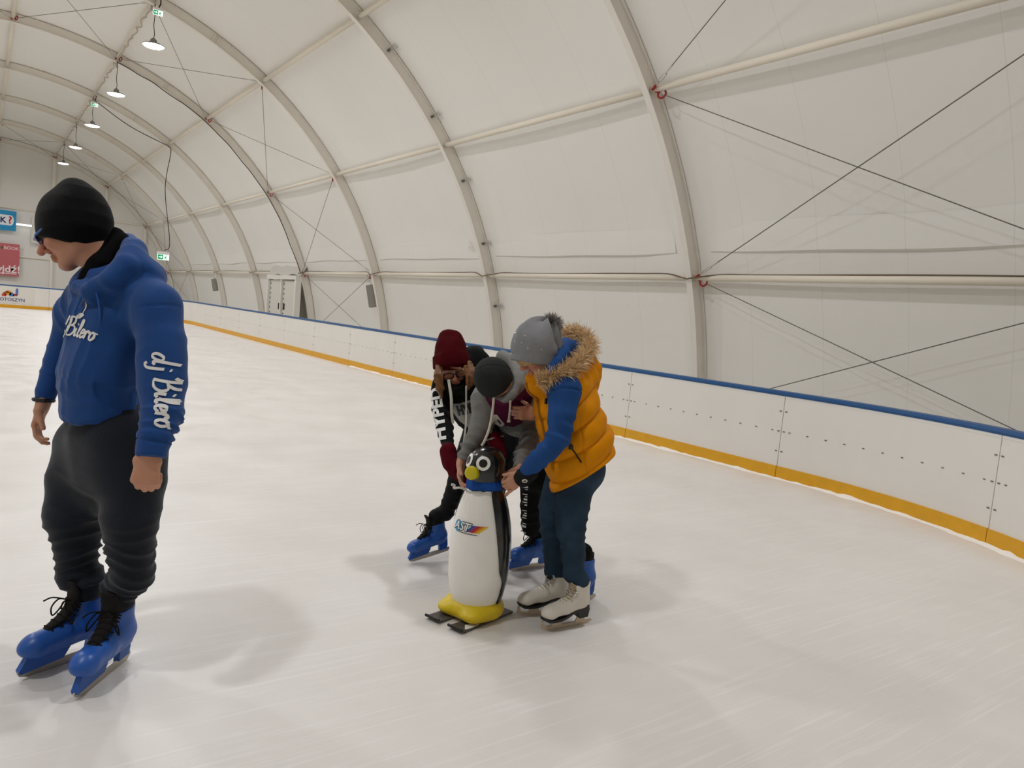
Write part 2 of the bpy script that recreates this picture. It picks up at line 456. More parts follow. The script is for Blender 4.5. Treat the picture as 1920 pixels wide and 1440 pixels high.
for i in range(len(seams) - 1):
    s0, s1 = seams[i] + 0.004, seams[i + 1] - 0.004
    curved = s0 < 0.1 or s1 > Y_END - 5.2 - YS
    n = 14 if curved else 2
    V, F = sweep(s0, s1, [(0.0, 0.13), (0.0, HB - 0.05), (0.018, HB - 0.05), (0.018, 0.13)], n); obj('panel', V, F, M_BOARD, barrier)
    V, F = sweep(s0 - 0.004, s1 + 0.004, [(-0.012, HB - 0.05), (-0.018, HB - 0.03), (-0.012, HB - 0.004), (0.02, HB), (0.09, HB), (0.1, HB - 0.06), (0.02, HB - 0.06)], n)
    obj('top_rail', V, F, M_BLUE_RAIL, barrier)
    V, F = sweep(s0, s1, [(-0.012, -0.02), (-0.012, 0.135), (0.018, 0.135), (0.018, -0.02)], n); obj('kick_plate', V, F, M_YELLOW_KICK, barrier)
    V, F = sweep(s0, s1, [(-0.002, HB - 0.075), (-0.004, HB - 0.05), (0.0, HB - 0.05), (0.0, HB - 0.075)], n); obj('trim_strip', V, F, M_WHITE, barrier)
    if i < 14:
        mb = MB()
        for j in range(11):
            p, nn = board_path(s0 + PAN * (j + 0.5) / 11); q = p + np.array([0, 0, 0.52])
            mb.box(q - nn * 0.001, (0.003, 0.012, 0.005), frame(nn)[:3, :3].T)
        for e in (s0 + 0.03, s1 - 0.03):
            for z in (0.3, 0.52, 0.74):
                p, nn = board_path(e); mb.box(p + np.array([0, 0, z]) - nn * 0.001, (0.003, 0.013, 0.006), frame(nn)[:3, :3].T)
        mb.obj('bolt_row', M_BOLT, barrier, kind='stuff')
    p, nn = board_path(s0)
    MB().box(p + nn * 0.06 + np.array([0, 0, 0.44]), (0.03, 0.02, 0.46), frame(nn)[:3, :3].T).obj('support_post', M_GREY_METAL, barrier)
# snow scraped up along the kick plate
V = []; ss = np.linspace(-3.5, 12, 200)
for s in ss:
    p, nn = board_path(s); w = 0.02 + 0.03 * abs(math.sin(s * 2.3) * math.sin(s * 5.1 + 1)) + 0.02 * random.random(); hgt = 0.008 + 0.35 * w * random.random()
    V += [p - nn * 0.01 + np.array([0, 0, hgt]), p - nn * (0.01 + w * 0.5) + np.array([0, 0, hgt * 0.7]), p - nn * (0.01 + w * 1.4) + np.array([0, 0, 0.0005])]
F = [(i * 3 + a, i * 3 + a + 1, (i + 1) * 3 + a + 1, (i + 1) * 3 + a) for i in range(len(ss) - 1) for a in range(2)]
obj('ice_shavings', V, F, mat('snow', '#f3f1ee', 0.8, 0.2, bump=0.3, scale=60), smooth=True, kind='stuff', label='scraped snow along the foot of the yellow kick plate', cat='snow')

# ------------------------------------------------------------ pendant lamps
M_LAMP = mat('lamp_housing', '#8d8d8a', 0.4, 0.5, metal=0.5)
M_DIFF = mat('lamp_diffuser', '#ffffff', 0.4, 0.2, emit='#fffaf2', es=26.0)
def make_lamp():
    t = thing('pendant_lamp', (0, 0, 0), 'round white pendant lamp hanging on a cord from the roof purlin', 'lamp', 'pendant lamps of the hall')
    MB().tube([(0, 0, 0), (0.012, 0.006, -0.35), (-0.012, 0, -0.7), (0.016, 0, -0.95), (0, 0, -1.06)], 0.011, 6).obj('cord', M_DARK_CABLE, t)
    M = np.eye(4); M[2, 3] = -1.27
    MB().rev([(0.03, 0.22), (0.05, 0.2), (0.085, 0.17), (0.09, 0.1), (0.24, 0.055), (0.3, 0.02), (0.3, 0.0), (0.285, 0.0), (0.285, 0.012)], 28, M).obj('housing', M_LAMP, t, smooth=True)
    MB().rev([(0.284, 0.012), (0.24, -0.02), (0.12, -0.04), (0.0001, -0.046)], 28, M).obj('diffuser', M_DIFF, t, smooth=True)
    ld = bpy.data.lights.new('lamp_light', 'AREA'); ld.shape = 'DISK'; ld.size = 0.5; ld.energy = LAMP_POWER; ld.color = (0.965, 0.995, 1.06)
    lo = bpy.data.objects.new('lamp_light', ld); COL.objects.link(lo); lo.parent = t; lo.location = (0, 0, -1.33)
    return t
lamp0 = make_lamp(); first = True
for s in (1, -1):
    for k in range(-1, 7):
        p = arc(PTH[1] * s, -0.06); p[1] = rib_y(k) - 0.26
        l = lamp0 if first else copy_tree(lamp0)
        first = False; l.location = tuple(p)
        l['label'] = 'round white pendant lamp in the row that passes the exit signs' if s > 0 else 'round white pendant lamp in the row without exit signs'

# ------------------------------------------------------------ organic modelling: distance fields turned into one surface
def iv(r, u, t): return nrm(r * RGT - u * DWN - t * FWD)      # image right, image up, towards the viewer
def topx(P):
    Q = np.asarray(P) - CAM; z = Q @ FWD
    return np.stack([960 + FPX * (Q @ RGT) / z, 720 + FPX * (Q @ DWN) / z], -1)
def depth(P): return (np.asarray(P) - CAM) @ FWD
class Field:
    def __init__(s, res): s.res = res; s.ops = []
    def cap(s, a, b, ra, rb=None, side=None, k=0.02, flat=(False, False), op='u'):
        a = np.asarray(a, float); b = np.asarray(b, float); rb = ra if rb is None else rb
        ra = (ra, ra) if np.isscalar(ra) else ra; rb = (rb, rb) if np.isscalar(rb) else rb
        ax = b - a; L = np.linalg.norm(ax)
        if L < 1e-6: ax = np.array([0, 0, 1e-5]); L = 1e-5
        ax = ax / L
        sd = np.array([1.0, 0, 0]) if side is None else np.asarray(side, float)
        if abs(sd @ ax) > 0.97 * np.linalg.norm(sd): sd = np.array([0, 0, 1.0]) if abs(ax[2]) < .9 else np.array([0, 1.0, 0])
        sd = nrm(sd - ax * (sd @ ax)); fr = np.cross(ax, sd)
        rm = max(ra + rb) if isinstance(ra, tuple) else max(ra[0], ra[1], rb[0], rb[1])
        lo = np.minimum(a, b) - rm; hi = np.maximum(a, b) + rm
        def fn(X, Y, Z):
            dot = lambda v, o: X * v[0] + Y * v[1] + Z * v[2] - (o @ v)
            w = dot(ax, a); t = np.clip(w / L, 0, 1); we = w - t * L
            u = dot(sd, a); v = dot(fr, a)
            rs = ra[0] + (rb[0] - ra[0]) * t; rf = ra[1] + (rb[1] - ra[1]) * t; rw = np.minimum(rs, rf)
            k0 = np.sqrt((u / rs) ** 2 + (v / rf) ** 2 + (we / rw) ** 2) + 1e-9
            k1 = np.sqrt((u / rs ** 2) ** 2 + (v / rf ** 2) ** 2 + (we / rw ** 2) ** 2) + 1e-9
            d = k0 * (k0 - 1) / k1
            d = np.where(k0 < 0.3, -rw * (1 - k0), d)
            if flat[0]: d = np.maximum(d, -w)
            if flat[1]: d = np.maximum(d, w - L)
            return d
        s.ops.append((fn, lo, hi, k, op)); return s
    def ell(s, c, r, A=None, k=0.02, op='u'):
        c = np.asarray(c, float); A = np.eye(3) if A is None else np.asarray(A, float)   # rows are axes
        r = np.asarray(r, float); rm = r.max()
        def fn(X, Y, Z):
            q = [(X - c[0]) * A[i][0] + (Y - c[1]) * A[i][1] + (Z - c[2]) * A[i][2] for i in range(3)]
            k0 = np.sqrt(sum((q[i] / r[i]) ** 2 for i in range(3))) + 1e-9
            k1 = np.sqrt(sum((q[i] / r[i] ** 2) ** 2 for i in range(3))) + 1e-9
            return np.where(k0 < 0.3, -r.min() * (1 - k0), k0 * (k0 - 1) / k1)
        s.ops.append((fn, c - rm, c + rm, k, op)); return s
    def chain(s, P, R, side=None, k=0.02, flat=(False, False)):
        n0 = len(s.ops)
        for i in range(len(P) - 1):
            s.cap(P[i], P[i + 1], R[i], R[i + 1], side, k, (flat[0] and i == 0, flat[1] and i == len(P) - 2))
        seg = s.ops[n0:]; del s.ops[n0:]; ki = 0.006
        def fn(X, Y, Z):
            d = seg[0][0](X, Y, Z)
            for o in seg[1:]:
                e = o[0](X, Y, Z); h = np.clip(0.5 + 0.5 * (d - e) / ki, 0, 1); d = d * (1 - h) + e * h - ki * h * (1 - h)
            return d
        s.ops.append((fn, np.min([o[1] for o in seg], 0), np.max([o[2] for o in seg], 0), k, 'u'))
        return s
    def skull(s, C, A, sc, pad=.009, k=.02):
        """room for the head inside a hat"""
        return s.ell(C + sc * (-.005 * A[0] + .02 * A[2]), (.1 * sc + pad, .08 * sc + pad, .105 * sc + pad), A, k)
    def plane(s, p, n):
        """cuts away everything on the side the normal points to"""
        p = np.asarray(p, float); n = nrm(n)
        s.ops.append((lambda X, Y, Z: X * n[0] + Y * n[1] + Z * n[2] - p @ n, None, None, 0.0, 'cut')); return s
    def build(s, disp=None, smooth=1):
        res = s.res
        lo = np.min([o[1] for o in s.ops if o[4] == 'u'], 0) - 4 * res; hi = np.max([o[2] for o in s.ops if o[4] == 'u'], 0) + 4 * res
        n = np.ceil((hi - lo) / res).astype(int) + 1
        ax = [(lo[i] + res * np.arange(n[i])).astype(np.float32) for i in range(3)]
        F = np.full(n, 0.5, np.float32)
        for fn, a, b, k, op in s.ops:
            if a is None: i0 = np.zeros(3, int); i1 = n
            else:
                i0 = np.maximum(np.floor((a - k - 2 * res - lo) / res).astype(int), 0); i1 = np.minimum(np.ceil((b + k + 2 * res - lo) / res).astype(int) + 1, n)
            sl = tuple(slice(i0[i], i1[i]) for i in range(3))
            d = fn(ax[0][sl[0]][:, None, None], ax[1][sl[1]][None, :, None], ax[2][sl[2]][None, None, :])
            G = F[sl]
            if op == 'u':
                if k > 0:
                    h = np.clip(0.5 + 0.5 * (G - d) / k, 0, 1); F[sl] = G * (1 - h) + d * h - k * h * (1 - h)
                else: F[sl] = np.minimum(G, d)
            elif op == 'cut': F[sl] = np.maximum(G, d)
            else:
                h = np.clip(0.5 - 0.5 * (G + d) / k, 0, 1); F[sl] = G * (1 - h) - d * h + k * h * (1 - h)
        V, Q = nets(F, lo, res)
        for _ in range(smooth): V = relax(V, Q, 0.4)
        if disp is not None:
            N = vnormals(V, Q); V = V + N * disp(V, N)[:, None]
        return V, Q
def nets(F, lo, res):
    S = F < 0; n = np.array(F.shape)
    c = S[:-1, :-1, :-1].astype(np.int8)
    tot = np.zeros(n - 1, np.int8)
    for dx in (0, 1):
        for dy in (0, 1):
            for dz in (0, 1): tot += S[dx:n[0] - 1 + dx, dy:n[1] - 1 + dy, dz:n[2] - 1 + dz]
    I = np.argwhere((tot > 0) & (tot < 8)); idx = np.full(n - 1, -1, np.int32); idx[I[:, 0], I[:, 1], I[:, 2]] = np.arange(len(I))
    acc = np.zeros((len(I), 3)); cnt = np.zeros(len(I))
    for axn in range(3):
        o = [i for i in range(3) if i != axn]
        for a in (0, 1):
            for b in (0, 1):
                A = I.copy(); A[:, o[0]] += a; A[:, o[1]] += b; B = A.copy(); B[:, axn] += 1
                fa = F[A[:, 0], A[:, 1], A[:, 2]]; fb = F[B[:, 0], B[:, 1], B[:, 2]]
                m = (fa < 0) != (fb < 0); t = np.where(m, fa / np.where(m, fa - fb, 1), 0)
                p = A.astype(float); p[:, axn] += t; acc += p * m[:, None]; cnt += m
    V = lo + res * acc / cnt[:, None]
    Q = []
    for axn in range(3):
        o = [(axn + 1) % 3, (axn + 2) % 3]
        sl0 = [slice(None)] * 3; sl1 = [slice(None)] * 3; sl0[axn] = slice(0, -1); sl1[axn] = slice(1, None)
        a = S[tuple(sl0)]; b = S[tuple(sl1)]
        E = np.argwhere(a != b); ok = (E[:, o[0]] > 0) & (E[:, o[1]] > 0) & (E[:, o[0]] < n[o[0]] - 1) & (E[:, o[1]] < n[o[1]] - 1); E = E[ok]
        inn = a[E[:, 0], E[:, 1], E[:, 2]]
        def cell(da, db):
            C = E.copy(); C[:, o[0]] += da; C[:, o[1]] += db; return idx[C[:, 0], C[:, 1], C[:, 2]]
        q = np.stack([cell(-1, -1), cell(0, -1), cell(0, 0), cell(-1, 0)], 1)
        q = np.where(inn[:, None], q, q[:, ::-1]); Q.append(q)
    Q = np.vstack(Q); Q = Q[(Q >= 0).all(1)]
    return V, Q
def relax(V, Q, f):
    A = np.zeros_like(V); c = np.zeros(len(V))
    for i in range(4):
        for j in (1, 3):
            np.add.at(A, Q[:, i], V[Q[:, (i + j) % 4]]); np.add.at(c, Q[:, i], 1)
    return V + f * (A / np.maximum(c, 1)[:, None] - V)
def vnormals(V, Q):
    n = np.cross(V[Q[:, 2]] - V[Q[:, 0]], V[Q[:, 3]] - V[Q[:, 1]]); N = np.zeros_like(V)
    for i in range(4): np.add.at(N, Q[:, i], n)
    return N / (np.linalg.norm(N, axis=1)[:, None] + 1e-12)
def wob(P, f, seed=0):
    """smooth pseudo noise in about -1..1, frequency f per metre"""
    r = np.random.default_rng(seed); o = 0
    for i in range(5):
        d = nrm(r.normal(size=3)); o = o + np.sin((P @ d) * f * 6.283 * (0.6 + 0.8 * r.random()) + r.random() * 6.28 + 1.2 * np.sin((P @ nrm(r.normal(size=3))) * f * 4))
    return o / 3.0
def near(P, a, b, r):
    """1 close to the segment a-b, 0 beyond r; and position along it in metres"""
    a = np.asarray(a, float); b = np.asarray(b, float); d = b - a; L = np.linalg.norm(d); t = (P - a) @ d / L ** 2
    C = a + np.clip(t, 0, 1)[:, None] * d
    w = np.clip(1.3 - np.linalg.norm(P - C, axis=1) / r, 0, 1); return w * np.clip((t + .15) * 5, 0, 1) * np.clip((1.15 - t) * 5, 0, 1), t * L
def folds(P, a, b, r, period, amp, seed=0, slant=0.5):
    w, t = near(P, a, b, r)
    ph = 2 * math.pi * (t / period) + 2.6 * wob(P, 2.2, seed) + slant * wob(P, 7.0, seed + 7)
    return 1.5 * amp * w * np.clip(0.55 + 0.6 * wob(P, 4.0, seed + 3), 0.05, 1.2) * (1 - 2 * np.abs(np.sin(ph / 2)) ** 0.8)
def polysd(uv, poly):
    """signed distance to a 2-D polygon, positive inside"""
    poly = np.asarray(poly, float); n = len(poly); d = np.full(len(uv), 1e9); s = np.zeros(len(uv), bool)
    for i in range(n):
        a, b = poly[i], poly[(i + 1) % n]; e = b - a; w = uv - a
        t = np.clip((w @ e) / (e @ e), 0, 1); d = np.minimum(d, np.linalg.norm(w - t[:, None] * e, axis=1))
        c = ((a[1] > uv[:, 1]) != (b[1] > uv[:, 1])); x = (b[0] - a[0]) * (uv[:, 1] - a[1]) / ((b[1] - a[1]) if b[1] != a[1] else 1e-9) + a[0]
        s ^= c & (uv[:, 0] < x)
    return np.where(s, d, -d)
def smoothline(P, n=8):
    """Catmull-Rom through points"""
    P = np.asarray(P, float); Q = np.vstack([2 * P[0] - P[1], P, 2 * P[-1] - P[-2]]); o = []
    for i in range(1, len(Q) - 2):
        for t in np.linspace(0, 1, n, endpoint=False):
            a, b, c, d = Q[i - 1:i + 3]
            o.append(0.5 * (2 * b + (c - a) * t + (2 * a - 5 * b + 4 * c - d) * t * t + (3 * b - a - 3 * c + d) * t ** 3))
    o.append(P[-1]); return np.array(o)

# ------------------------------------------------------------ lettering
def text_mesh(txt, size=1.0, bold=0.0, shear=0.0, align='CENTER', spacing=1.0):
    cu = bpy.data.curves.new('lettering', 'FONT'); cu.body = txt; cu.size = size; cu.offset = bold; cu.shear = shear
    cu.align_x = align; cu.align_y = 'CENTER'; cu.space_character = spacing; cu.resolution_u = 3
    o = bpy.data.objects.new('lettering', cu); COL.objects.link(o); bpy.context.view_layer.update()
    dg = bpy.context.evaluated_depsgraph_get(); me = o.evaluated_get(dg).to_mesh()
    V = np.array([v.co[:2] for v in me.vertices]); F = [tuple(p.vertices) for p in me.polygons]
    bpy.data.objects.remove(o); bpy.data.curves.remove(cu)
    return V, F
def refine(V, F, L):
    """splits triangles until no edge is longer than L"""
    V = [tuple(v) for v in V]; T = []
    for f in F:
        for i in range(1, len(f) - 1): T.append((f[0], f[i], f[i + 1]))
    for _ in range(5):
        mid = {}; out = []; done = True
        def m(a, b):
            k = (min(a, b), max(a, b))
            if k not in mid: mid[k] = len(V); V.append(tuple((np.array(V[a]) + np.array(V[b])) / 2))
            return mid[k]
        A = np.array(V); big = {}
        for a, b, c in T:
            for p, q in ((a, b), (b, c), (c, a)):
                k = (min(p, q), max(p, q))
                if k not in big: big[k] = np.linalg.norm(A[p] - A[q]) > L
        for a, b, c in T:
            e = [big[(min(p, q), max(p, q))] for p, q in ((a, b), (b, c), (c, a))]; ns = sum(e)
            if ns == 0: out.append((a, b, c)); continue
            done = False
            if ns == 3: x, y, z = m(a, b), m(b, c), m(c, a); out += [(a, x, z), (x, b, y), (z, y, c), (x, y, z)]
            elif ns == 1:
                while not big[(min(a, b), max(a, b))]: a, b, c = b, c, a
                x = m(a, b); out += [(a, x, c), (x, b, c)]
            else:
                while big[(min(c, a), max(c, a))]: a, b, c = b, c, a
                x, y = m(a, b), m(b, c); out += [(x, b, y), (a, x, y), (a, y, c)]
        T = out
        if done: break
    return np.array(V), T
def decal(name, V2, F2, o, x, y, tgt, m, parent, lift=0.0015, back=0.25, step=0.02, ray_dir=None):
    """lays flat lettering (2-D mesh) on a surface: o + u x + v y, pushed along the print direction until it touches"""
    V2, F2 = refine(V2, F2, step)
    o = np.asarray(o, float); x = np.asarray(x, float); y = np.asarray(y, float)
    nn = nrm(np.cross(x, y)) if ray_dir is None else -nrm(ray_dir)
    bv = BVHTree.FromPolygons([tuple(v) for v in tgt[0]], [tuple(int(i) for i in f) for f in tgt[1]])
    P = o + V2[:, :1] * x + V2[:, 1:2] * y; out = []; hit = []
    for p in P:
        h = bv.ray_cast(Vector(p + nn * back), Vector(-nn), back * 2.2)
        if h[0] is None: out.append(p); hit.append(False)
        else:
            nv = np.array(h[1]); nv = nv if nv @ nn > 0 else -nv
            out.append(np.array(h[0]) + nv * lift); hit.append(True)
    F2 = [f for f in F2 if all(hit[i] for i in f)]
    if not F2: return None
    return obj(name, out, F2, m, parent)
def stroke_mesh(strokes, pen=0.05, shear=0.0, ang=0.7, contrast=0.45, n=7):
    V = []; F = []
    for st in strokes:
        P = smoothline(st, n) if len(st) > 2 else np.array(st, float)
        P = P + np.outer(P[:, 1], [shear, 0]); T = np.gradient(P, axis=0); T /= np.linalg.norm(T, axis=1)[:, None] + 1e-9
        N = np.stack([-T[:, 1], T[:, 0]], 1); w = pen * (1 - contrast + contrast * np.abs(np.sin(np.arctan2(T[:, 1], T[:, 0]) - ang + 0.9)))
        b = len(V); V += list(P + N * w[:, None]) + list(P - N * w[:, None]); k = len(P)
        F += [(b + i, b + k + i, b + k + i + 1, b + i + 1) for i in range(k - 1)]
    return np.array(V), F
def script_name():
    L = {}
    L['d'] = ([[(.4, .4), (.22, .48), (.05, .3), (.04, .1), (.16, 0), (.33, .15), (.43, .45)], [(.58, 1.0), (.47, .5), (.42, .13), (.48, 0), (.6, .08)]], .62)
    L['j'] = ([[(.2, .45), (.18, .1), (.12, -.3), (-.05, -.42), (-.14, -.28)], [(.24, .66), (.27, .72)]], .42)
    L['B'] = ([[(.16, .95), (.12, .5), (.02, 0)], [(-.06, .82), (.18, 1.02), (.46, 1.0), (.5, .78), (.32, .57), (.16, .54)], [(.16, .54), (.5, .52), (.6, .25), (.4, .0), (.1, -.03), (-.04, .08)]], .72)
    L['i'] = ([[(.04, .45), (.01, .15), (.06, 0), (.2, .1)], [(.08, .66), (.11, .72)]], .26)
    L['l'] = ([[(0, .15), (.2, .65), (.22, 1.0), (.1, .85), (.05, .2), (.11, 0), (.24, .1)]], .3)
    L['e'] = ([[(.03, .22), (.26, .3), (.25, .46), (.11, .46), (.03, .2), (.13, 0), (.34, .13)]], .37)
    L['r'] = ([[(.02, .45), (.05, .2), (.02, 0)], [(.05, .25), (.14, .44), (.28, .44), (.27, .32)]], .34)
    L['o'] = ([[(.22, .46), (.05, .32), (.06, .06), (.2, 0), (.34, .18), (.3, .4), (.2, .46)], [(.28, .42), (.5, .4)]], .5)
    x = 0; S = []
    for ch in 'dj Bilero':
        if ch == ' ': x += .28; continue
        st, adv = L[ch]; S += [[(px + x, py) for px, py in s] for s in st]; x += adv
    V, F = stroke_mesh(S, 0.075, 0.22); V[:, 0] -= V[:, 0].mean(); V[:, 1] -= 0.35
    return V, F

# ------------------------------------------------------------ anatomy helpers
def head(fd, C, f, u, s=1.0, nose=1.0, jaw=1.0, k=0.018):
    f = nrm(f); u = nrm(u - f * (np.asarray(u) @ f)); l = np.cross(u, f); A = np.array([f, l, u])
    P = lambda a, b, c: C + s * (a * f + b * l + c * u)
    fd.ell(P(-.005, 0, .02), (.1 * s, .077 * s, .105 * s), A, k)
    fd.ell(P(.03, 0, -.045), (.06 * s, .063 * s, .075 * s), A, k)
    fd.cap(P(.0, .045 * jaw, -.075), P(.06, .018, -.108), .026 * s, .02 * s, k=k); fd.cap(P(.0, -.045 * jaw, -.075), P(.06, -.018, -.108), .026 * s, .02 * s, k=k)
    fd.ell(P(.068, 0, -.112), (.022 * s, .026 * s, .02 * s), A, .014)
    fd.cap(P(.086, .03, .012), P(.086, -.03, .012), .013 * s, k=.014)                                   # brow
    for b in (1, -1):
        fd.ell(P(.062, .042 * b, -.04), (.028 * s, .026 * s, .026 * s), A, .014)                         # cheek
        fd.ell(P(.096, .031 * b, -.008), (.013 * s, .017 * s, .011 * s), A, .008, op='s')                # eye socket
        fd.ell(P(.08, .031 * b, -.009), (.013 * s, .015 * s, .011 * s), A, .004)                         # closed lid / eye
        fd.ell(P(-.008, .078 * b, -.018), (.018 * s, .008 * s, .03 * s), A, .006)                        # ear
        fd.ell(P(.1, .01 * b, -.052), (.011 * s, .009 * s, .009 * s), A, .006)                           # nostril wing
    fd.cap(P(.09, 0, .0), P(.09 + .026 * nose, 0, -.045), .009 * s, .013 * s, k=.01)                      # nose
    fd.cap(P(.09, .018, -.077), P(.09, -.018, -.077), .0075 * s, k=.006); fd.cap(P(.09, .016, -.088), P(.09, -.016, -.088), .008 * s, k=.006)
    return A
def hand(fd, W, d, n, t, s=1.0, curl=(20, 30, 20), thumb=(0.7, 0.6, 0.25), r=1.0, spread=0.012, k=0.008, per=None):
    """W wrist, d along the fingers, n where the palm faces, t thumb side"""
    d = nrm(d); n = nrm(np.asarray(n) - d * (np.asarray(n) @ d)); t0 = np.cross(n, d); t = t0 if t0 @ np.asarray(t) > 0 else -t0
    fd.cap(W - d * .02 * s, W + d * .02 * s, (.028 * s * r, .02 * s * r), (.034 * s * r, .019 * s * r), t, k=.012)
    fd.cap(W + d * .02 * s, W + d * .082 * s, (.032 * s * r, .017 * s * r), (.038 * s * r, .014 * s * r), t, k=.012)
    Ls = ((.042, .026, .021), (.046, .029, .022), (.043, .027, .021), (.034, .021, .019))
    for i in range(4):
        off = (.029, .0095, -.0098, -.028)[i]; c = per[i] if per else curl
        p = W + d * (.084 - .004 * abs(i - 1.2)) * s + t * off * s; a = 0.0
        fd.cap(W + d * .045 * s + t * off * .8 * s, p, .009 * s * r, .0098 * s * r, k=.006)
        dd = d + t * spread * (1.5 - i)
        for j in range(3):
            a += math.radians(c[j]); v = nrm(nrm(dd) * math.cos(a) + n * math.sin(a)); q = p + v * Ls[i][j] * s
            rr = (.0094, .0086, .0078)[j] * s * r * (0.9 if i == 3 else 1)
            fd.cap(p, q, rr, rr * .93, k=.004); p = q
    p = W + d * .022 * s + t * .026 * s; v = nrm(thumb[0] * d + thumb[1] * t + thumb[2] * n); q = p + v * .042 * s
    fd.cap(W + d * .01 * s + t * .014 * s, p, .016 * s * r, .015 * s * r, k=.01); fd.cap(p, q, .0135 * s * r, .011 * s * r, k=.008)
    v2 = nrm(v + d * .35 + n * .3); fd.cap(q, q + v2 * .03 * s, .0105 * s * r, .0092 * s * r, k=.004)
    return d, n, t
def strands(roots, dirs, length, rad, seg=3, droop=0.0, curl=0.0, rng=None, n=3):
    """tapered hairs as one mesh"""
    rng = rng or RNG; V = []; F = []
    for p, d in zip(roots, dirs):
        L = length * (0.6 + 0.7 * rng.random()); d = nrm(d + rng.normal(size=3) * curl); side = nrm(np.cross(d, rng.normal(size=3))); b3 = np.cross(d, side)
        b = len(V)
        for i in range(seg):
            t = i / seg; c = p + d * L * t + np.array([0, 0, -droop * t * t]) * L
            for k in range(n):
                a = 2 * math.pi * k / n; V.append(c + rad * (1 - .75 * t) * (math.cos(a) * side + math.sin(a) * b3))
        V.append(p + d * L + np.array([0, 0, -droop]) * L); tip = len(V) - 1
        for i in range(seg - 1):
            for k in range(n): F.append((b + i * n + k, b + i * n + (k + 1) % n, b + (i + 1) * n + (k + 1) % n, b + (i + 1) * n + k))
        for k in range(n): F.append((b + (seg - 1) * n + k, b + (seg - 1) * n + (k + 1) % n, tip))
    return V, F
def fmesh(name, fd, m, parent, disp=None, smooth=1, attrs=None, **kw):
    V, Q = fd.build(disp, smooth)
    at = {k: fn(V) for k, fn in (attrs or {}).items()} if attrs else None
    o = obj(name, V, Q, m, parent, smooth=True, attrs=at, **kw)
    return o, V, Q

# ------------------------------------------------------------ materials for people and props
SKIN_MASKS = [('soft_lip', '#a35a50'), ('soft_red', '#b8674f'), ('soft_beard', '#6f5546')]
M_SKIN = mat('skin', '#c48f74', 0.5, 0.35, masks=SKIN_MASKS, bump=0.04, scale=220, var=0.05, var_scale=30)
M_BLUE_BOOT = mat('blue_skate_plastic', '#2459ad', 0.35, 0.45, var=0.06, var_scale=20, bump=0.02, scale=40)
M_LACE = mat('black_lace', '#17150f', 0.8, 0.2, bump=0.2, scale=300)
M_LINER = mat('black_boot_liner', '#1c1a18', 0.75, 0.2, bump=0.15, scale=120)
M_BLADE = mat('steel_blade', '#b9b2a6', 0.3, 0.5, metal=0.8)
M_BLADE_TAN = mat('tan_tinted_blade', '#cbb9a2', 0.4, 0.5, metal=0.35)
M_WHITE_BOOT = mat('white_skate_leather', '#ded8cc', 0.38, 0.45, var=0.03, var_scale=15, bump=0.03, scale=60)
M_SOLE = mat('black_skate_sole', '#141312', 0.35, 0.5)
M_LACE_TAN = mat('cream_lace', '#b9a888', 0.8, 0.2)
M_HOOK = mat('silver_lace_hook', '#d8d4cb', 0.3, 0.5, metal=0.8)
def prism(poly, hy, mb=None, taper=0.0):
    """polygon in x-z, extruded along y"""
    mb = mb or MB(); n = len(poly)
    V = [(x, -hy, z) for x, z in poly] + [(x, hy, z) for x, z in poly]
    return mb.add(V, [tuple(range(n)), tuple(n + i for i in range(n))[::-1]] + [(i, n + i, n + (i + 1) % n, (i + 1) % n) for i in range(n)])
def sub(name, V, F, m, parent, smooth=False):
    o = bpy.data.objects.new(name, new_mesh(name, V, F, m, smooth)); COL.objects.link(o); ORG[o.name] = np.zeros(3)
    if parent is not None: o.parent = parent
    return o
def msub(name, mb, m, parent, smooth=False): return sub(name, np.vstack(mb.V), mb.F, m, parent, smooth)
Yv = np.array([0, 1.0, 0])
